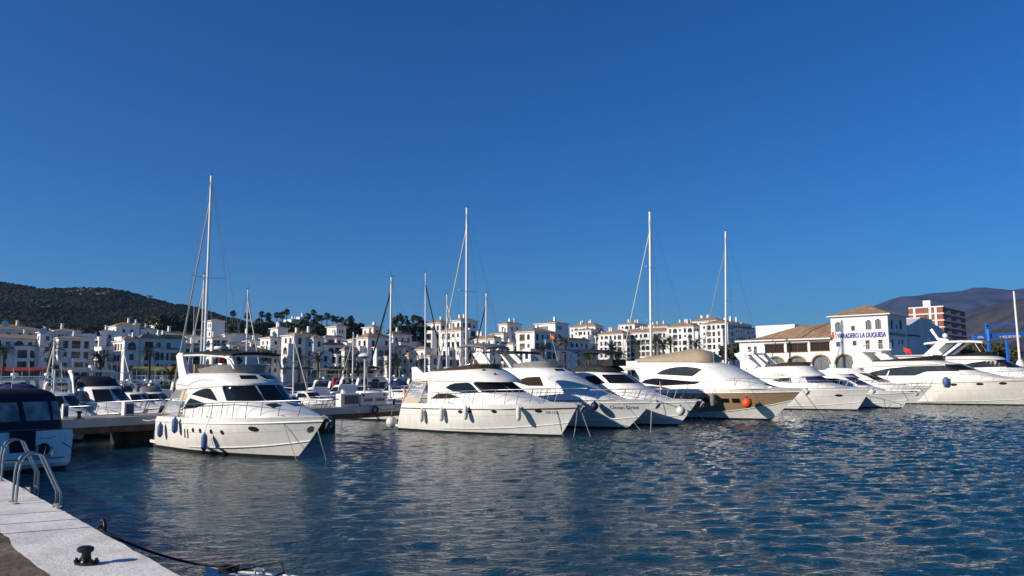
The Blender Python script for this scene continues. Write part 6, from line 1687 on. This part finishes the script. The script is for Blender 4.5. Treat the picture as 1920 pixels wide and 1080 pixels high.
# ================================================================== things on the piers
def on_pier(t, d, label, name, cat, group=None): return thing(name, label, cat, pier_pt(t, d, PZ), R(HEAD), group)
def pier_t(px, d=-1.2): return solve_t(lambda t: pier_pt(t, d, PZ), px)
def pedestal(px, d, label, w=.5, l=1.1, h=.95):
    t = on_pier(pier_t(px, d), d, label, 'service_pedestal', 'pedestal', 'service pedestals on the pier')
    mb = MB(); mb.box(-w / 2, w / 2, -l / 2, l / 2, 0, h); o = mb.build('cabinet', 'pedestal', t)
    bv = o.modifiers.new('bevel', 'BEVEL'); bv.width = .05; bv.segments = 2
    mb = MB(); mb.box(w / 2 - .01, w / 2 + .02, -l / 2 + .2 * l, l / 2 - .1 * l, .12, h - .14); mb.build('panel', 'panel_blue', t)
pedestal(239, -1.6, 'white service pedestal with dark blue panel near the navy canopy cruiser', .5, .62, .85)
pedestal(121, -1.4, 'white service pedestal beside the navy canvas of the near boat', .3, .32, .85)
def cabinet(px0, px1, label, face):
    d = -.75
    t0, t1 = pier_t(px0, d), pier_t(px1, d)
    t = on_pier((t0 + t1) / 2, d, label, 'service_cabinet', 'cabinet', 'long service cabinets on the pier')
    l = (t1 - t0); w, h = .7, 1.0
    mb = MB(); mb.box(-w / 2, w / 2, -l / 2, l / 2, 0, h); o = mb.build('cabinet', 'pedestal', t)
    bv = o.modifiers.new('bevel', 'BEVEL'); bv.width = .03; bv.segments = 2
    if face == 'blue':
        for a, b in ((-.30, .28), (.30, .47)):
            mb = MB(); mb.box(w / 2 - .01, w / 2 + .02, a * l, b * l, .18, h - .15); mb.build('panel', 'panel_blue', t)
    else:
        for a, b in ((-.38, -.04), (.06, .42)):
            mb = MB(); mb.box(w / 2 - .01, w / 2 + .025, a * l, b * l, .3, .62); p = mb.build('socket_plate', 'plastic_grey', t)
            for k in range(3):
                mb = MB(); mb.lathe([(0, 0), (.07, 0), (.07, .05), (0, .06)], 10, (w / 2 + .025, (a + (b - a) * (k + .7) / 3.4) * l, .45), axis='x'); mb.build('socket', 'black', p)
        for a in (-.4, .4):
            mb = MB(); mb.box(w / 2 - .01, w / 2 + .02, a * l - .1, a * l + .1, .74, .9); mb.build('notice', 'black', t)
cabinet(634, 668, 'long white service cabinet with two dark blue panels', 'blue')
cabinet(671, 720, 'long white service cabinet with rows of sockets below the round lamp', 'sockets')
t = on_pier(pier_t(683, -1.8), -1.8, 'tall white lamp post with round mirror-like lamp on the pier', 'lamp_post', 'lamp post')
Yp = pier_pt(pier_t(683, -1.8), -1.8).y
ht = at_d(684, 668, Yp).z - PZ
mb = MB(); mb.tube([(0, 0, 0), (0, 0, ht)], .075, 10, r1=.06); mb.build('post', 'mast_white', t, smooth=60)
mb = MB(); mb.lathe([(0, -.06), (.5, -.05), (.56, .02), (.45, .16), (.2, .26), (0, .28)], 18, (0, 0, ht)); mb.build('lamp_head', 'white_paint', t, smooth=40)
mb = MB(); mb.lathe([(.0, -.16), (.34, -.14), (.42, -.06)], 16, (0, 0, ht)); mb.build('diffuser', 'grey_glass', t, smooth=40)
t = on_pier(pier_t(98, -2.5), -2.5, 'slim lamp post behind the navy canvas of the near boat', 'lamp_post', 'lamp post')
mb = MB(); mb.tube([(0, 0, 0), (0, 0, 2.9)], .05, 8); mb.build('post', 'mast_white', t); mb = MB(); mb.lathe([(0, 0), (.22, 0), (.2, .2), (0, .3)], 12, (0, 0, 2.9)); mb.build('lamp_head', 'rail_iron', t, smooth=40)
def far_pt(px, Y, z): p = at_d(px, 700, Y); return Vector((p.x, p.y, z))
t2 = solve_t(lambda t: P2 + UV * t + HV * -1.0 + Vector((0, 0, 1.4)), 632)
t = thing('life_ring_board', 'red board with white life ring on the far pier', 'life ring', P2 + UV * t2 - HV * 1.0 + Vector((0, 0, 1.4)), R(HEAD))
mb = MB(); mb.box(-.05, .05, -.06, .06, 0, 1.4); mb.build('post', 'red_flag', t)
mb = MB(); mb.box(-.08, .04, -.75, .75, .75, 2.3); mb.box(-.08, .2, -.8, -.751, .7, 2.4); mb.box(-.08, .2, .751, .8, .7, 2.4); mb.build('backboard', 'red_flag', t)
mb = MB(); ring = []
mb.tube([(.12, .42 * math.cos(k * math.pi / 10), 1.55 + .42 * math.sin(k * math.pi / 10)) for k in range(21)], .1, 8); mb.build('ring', 'white_paint', t, smooth=60)
for px, w in ((148, 'before the navy hulled boat'), (738, 'behind the red flag of the yacht with grey bimini'), (760, 'at the stern of the yacht with grey bimini')):
    t = on_pier(pier_t(px, -.4), -.4, 'small black bollard on the pier ' + w, 'bollard', 'bollard', 'bollards on the pier')
    mb = MB(); mb.lathe([(.2, 0), (.2, .05), (.11, .08), (.1, .3), (.17, .36), (.17, .44), (0, .46)], 12); mb.build('post', 'iron', t, smooth=40)
    mb = MB(); mb.box(-.25, .25, -.25, .25, 0, .03); mb.build('base_plate', 'iron', t)
# shackle and rope end on the pier face
t = thing('tyre_fender', 'black rubber ring with rusty shackle on the pier face', 'fender', pier_pt(pier_t(702, .1), .12, PZ - .28), R(HEAD))
mb = MB(); mb.tube([(.08, .25 * math.cos(k * math.pi / 8), .25 * math.sin(k * math.pi / 8)) for k in range(17)], .08, 8); mb.build('ring', 'black', t, smooth=60)
mb = MB(); mb.tube([(.1, .1, -.15), (.2, .5, -.55)], .06, 6); mb.build('shackle', 'timber', t)
# stern lines to the pier
line(y1.W(-.2, -1.9, 1.7), pier_pt(pier_t(266, 0), .05, PZ - .2), 'stern line from the yacht with blue fenders to the pier', .03, .1)
line(y2.W(-.3, -1.9, 1.9), pier_pt(pier_t(705, 0), .1, PZ - .2), 'dark stern line from the yacht with grey bimini to the black rubber ring', .02, .25, 'rope_dark')
line(y1.W(13.5, 1.5, 2.2), pier_pt(pier_t(668, 0), .05, PZ - .35), 'dark line from the far bow of the yacht with blue fenders to the pier', .018, .25, 'rope_dark')

# ================================================================== on the quay
def edge_t(px, py):  # where a pixel meets the quay top, as distance along / inland
    p = at_z(px, py, QZ) - E0; return p.dot(QD), p.dot(QN)
def ladder(px, py, label, W=.42, H=1.06, d=.84):
    """foot at a pixel of the quay top, the hoop reaching out over the edge"""
    p = at_z(px, py, QZ)
    root = thing('quay_ladder', label, 'ladder', (p.x, p.y, QZ), math.atan2(-QN.y, -QN.x), 'steel ladders on the quay')     # local x points out over the water
    for y in (0, -W):
        pts = [(0, y, 0), (.02, y, H * .62)]
        for k in range(9):
            a = math.pi - k * math.pi / 11
            pts.append((.04 + .26 * (1 + math.cos(a)), y, H * .72 + .28 * math.sin(a)))
        pts += [(d - .06, y, .27), (d - .01, y, .16), (d, y, .02), (d, y, -1.9)]
        mb = MB(); mb.tube(pts, .026, 10); mb.build('side_rail', 'steel', root, smooth=60)
        mb = MB(); mb.lathe([(.07, 0), (.07, .012), (0, .014)], 12, (0, y, .006)); mb.build('foot_plate', 'steel', root)
    for k in range(6):
        mb = MB(); z = -.25 - .3 * k; mb.tube([(d, 0, z), (d, -W, z)], .018, 8); mb.build('rung', 'steel', root, smooth=60)
ladder(23, 941, 'steel quay ladder with its foot plates in full view')
ladder(-3, 899, 'steel quay ladder cut off by the picture edge, before the navy canvas')
t, d = edge_t(161, 1058)
o = E0 + QD * t + QN * d
root = thing('mooring_bollard', 'black iron mooring bollard bolted to the white quay', 'bollard', (o.x, o.y, QZ), math.atan2(QD.y, QD.x) + .5)
mb = MB(); mb.slab([(.19 * math.cos(k * math.pi / 6), .12 * math.sin(k * math.pi / 6)) for k in range(12)], 0.006, .035, plane='xy'); mb.build('base_plate', 'iron', root)
mb = MB(); mb.lathe([(.085, .03), (.07, .06), (.062, .15), (.07, .19)], 16); mb.build('post', 'iron', root, smooth=50)
mb = MB(); mb.lathe([(0, .17), (.09, .175), (.105, .20), (.10, .235), (.06, .255), (0, .26)], 16); m_ = mb.build('head', 'iron', root, smooth=50); m_.scale = (1.25, .95, 1); m_.location.x = -.02
for x, y in ((-.14, -.04), (-.14, .05), (.14, -.04), (.14, .05)):
    mb = MB(); mb.lathe([(.038, .03), (.038, .06), (.02, .062), (.02, .09), (0, .092)], 8, (x, y, 0)); mb.build('bolt', 'iron', root)
t, d = edge_t(208, 992)
o = E0 + QD * t
root = thing('mooring_ring', 'black iron mooring ring on the edge of the white quay', 'mooring ring', (o.x, o.y, QZ), math.atan2(QD.y, QD.x))
mb = MB(); mb.tube([(.13 * math.cos(k * math.pi / 8), .02, .05 + .13 * math.sin(k * math.pi / 8)) for k in range(17)], .035, 8); mb.build('ring', 'iron', root, smooth=60)
mb = MB(); mb.tube([(.22, .03, -.1), (.15, .0, .03), (.1, -.05, .04)], .04, 8); mb.tube([(-.2, -.02, .02), (-.12, 0, .04)], .035, 8); mb.build('eye_bolt', 'iron', root, smooth=60)
for px, py, w in ((128, 948, 'where the near ladder meets the edge'), (70, 918, 'between the two quay ladders')):
    t, d = edge_t(px, py); o = E0 + QD * t
    root = thing('rope_knot', 'knot of old rope on the quay edge ' + w, 'rope', (o.x, o.y, QZ - .02), 0, 'rope knots on the quay edge')
    mb = MB(); rn = random.Random(int(px)); pts = [(rn.uniform(-.12, .12), rn.uniform(-.09, .09), rn.uniform(-.03, .08)) for _ in range(14)]; mb.tube(pts, .03, 7); mb.build('coil', 'rope_grey', root, smooth=60)
a = E0 + QD * edge_t(214, 996)[0] + Vector((0, 0, QZ))
dn = Yacht('dinghy', 'white boat of which only the bow shows below the quay', 'boat', (0, 0), 146, 4.6, 5.4, 2.1, .62, .85, mats=('gelcoat_cool', 'antifoul', 'gelcoat'), loc=(at_z(393, 1070, .85) - Vector((math.cos(R(146)), math.sin(R(146)), 0)) * 5.3)[:], rake=.1)
dn.cleat(4.6)
line(a, dn.W(5.0, 0, .95), 'dark mooring rope from the quay ring to the white bow below', .022, .10, 'rope_dark', group=None)
line(a + Vector((.3, -.35, -.25)), dn.W(5.2, -.25, .6), 'second dark rope hanging close along the quay edge', .018, .12, 'rope_dark', group=None)
root = thing('rope_coil', 'tangle of dark rope lying on the white bow below the quay', 'rope', dn.W(4.75, 0, .86), 0)
rn = random.Random(4); mb = MB(); mb.tube([(.2 * math.cos(k * .9) * rn.uniform(.5, 1), .16 * math.sin(k * .9) * rn.uniform(.5, 1), .02 + .012 * k * .5) for k in range(22)], .018, 6); mb.build('coil', 'rope_dark', root, smooth=60)
mb = MB(); mb.tube([(.1, 0, .05), (.5, .1, .12), (.9, -.1, .22), (1.0, -.3, .1), (.75, -.5, .02)], .018, 6); mb.build('rope_end', 'rope_dark', root, smooth=60)

for k, (px, py) in enumerate(((0, 984), (10, 1001), (0, 966))):  # unseen posts, added only to throw thin shadow lines over the quay
    p = at_z(px, py, QZ) - Vector((light_dir.x, light_dir.y, 0)).normalized() * .9
    root = thing('shadow_post', 'thin steel post out of view, added to cast a shadow line across the white paint', 'post', (p.x, p.y, QZ - .05), 0, 'added shadow-casting posts beside the quay')
    mb = MB(); mb.tube([(0, 0, 0), (0, 0, 1.3)], .034, 8); mb.build('post', 'steel', root, smooth=60)
    mb = MB(); mb.lathe([(.06, 0), (.06, .07), (.03, .08)], 10); mb.build('base_plate', 'steel', root)
# ---- the boat with the navy canvas enclosure
sc_ = at_z(147, 879, 0) - UV * 2.25
bb = Yacht('motor_boat', 'motor boat with navy canvas enclosure and clear windows at the picture edge', 'motorboat', (0, 0), HEAD + 180, 9.6, 11, 4.75, 1.75, 1.9, mats=('gelcoat_cool', 'antifoul', 'gelcoat'), loc=(sc_ - HV * .9)[:], rake=.35)
bb.loft('canopy', [(1.7, 1.8, .25, 6.0, 1.93, 1.2), (2.3, 2.3, .4, 5.8, 1.88, 1.1), (3.0, 3.0, .55, 5.5, 1.78, 1.0), (3.4, 3.4, .75, 5.3, 1.6, .9), (3.62, 3.6, 1.1, 5.0, 1.25, .8)], 'navy_canvas', sub=3, cap=.06)
for a, b_ in ((-1.72, -1.08), (-.98, .16), (.26, 1.4), (1.5, 1.8)):
    bb.patch('clear_window', 'aft', [(-b_, 2.2), (-a, 2.2), (-a * .94, 3.05), (-b_ * .94, 3.05)], 'vinyl_window', nu=8, nv=5)
mb = MB(); mb.box(-.18, .02, -.65, .35, .55, 1.75); mb.build('transom_door', 'navy_canvas', bb.root)
mb = MB(); mb.slab([(-.1, -1.85), (-.95, -1.8), (-1.05, -1.5), (-1.05, 1.5), (-.95, 1.8), (-.1, 1.85)], .36, .55, plane='xy'); o = mb.build('swim_platform', 'gelcoat_cool', bb.root)
mb = MB(); mb.slab([(-.12, -1.75), (-.9, -1.7), (-.98, -1.4), (-.98, 1.4), (-.9, 1.7), (-.12, 1.75)], .545, .562, plane='xy'); mb.build('teak_pad', 'teak', o)
# locate the gear on the starboard/port half that we see (boat's port side lies to the right of the picture)
sgn = 1 if proj(bb.W(0, 1, 1))[0] > proj(bb.W(0, -1, 1))[0] else -1
mb = MB(); mb.box(-.78, -.42, sgn * .75 - .35, sgn * .75 + .35, .565, .74); mb.build('step_box', 'plastic_grey', bb.root)
mb = MB(); mb.ball((-.35, sgn * .95, .95), .28, 12, 8, sx=.6); mb.build('outboard_cover', 'black_canvas', bb.root, smooth=60)
mb = MB()
for k in range(3): mb.tube([(-.6, sgn * (.6 + .3 * k), .7), (-.55, sgn * (.65 + .3 * k), 1.05), (-.35, sgn * (.75 + .25 * k), 1.0)], .03, 6)
mb.build('bracket', 'chrome', bb.root, smooth=60)
mb = MB(); mb.tube([(-.37, sgn * .75, 1.48), (-.37, sgn * .9, 1.42), (-.37, sgn * 1.0, 1.46), (-.37, sgn * 1.15, 1.41), (-.37, sgn * 1.28, 1.5), (-.37, sgn * 1.42, 1.45)], .012, 4); mb.build('name_script', 'letter_black', bb.root)
bb.bar('grab_rail', [(-.3, sgn * 1.7, 1.2), (-.5, sgn * 1.95, 1.0), (-.9, sgn * 1.95, .9), (-.95, sgn * 1.95, .55)], .02, 'rope_dark')
bb.radar(4.2, 3.7, .4, .32); bb.antenna(4.0, 1.0, 3.6, .9); bb.antenna(3.6, -.6, 3.6, 1.0)
# ================================================================== air
def haze_box():
    m = bpy.data.materials.new('haze'); m.use_nodes = True
    nt = m.node_tree; n, l = nt.nodes, nt.links
    for x in list(n):
        if x.type == 'BSDF_PRINCIPLED': n.remove(x)
    v = n.new('ShaderNodeVolumePrincipled')
    v.inputs['Color'].default_value = (.30, .52, 1.0, 1)
    v.inputs['Density'].default_value = 0.000075
    v.inputs['Anisotropy'].default_value = 0.2
    l.new(v.outputs[0], n['Material Output'].inputs['Volume'])
    mb = MB(); mb.box(-4200, 6800, -80, 8600, -4, 700)
    o = mb.build('haze', m); o['kind'] = 'stuff'; o['label'] = 'thin blue haze over the harbour and the far mountains'
haze_box()
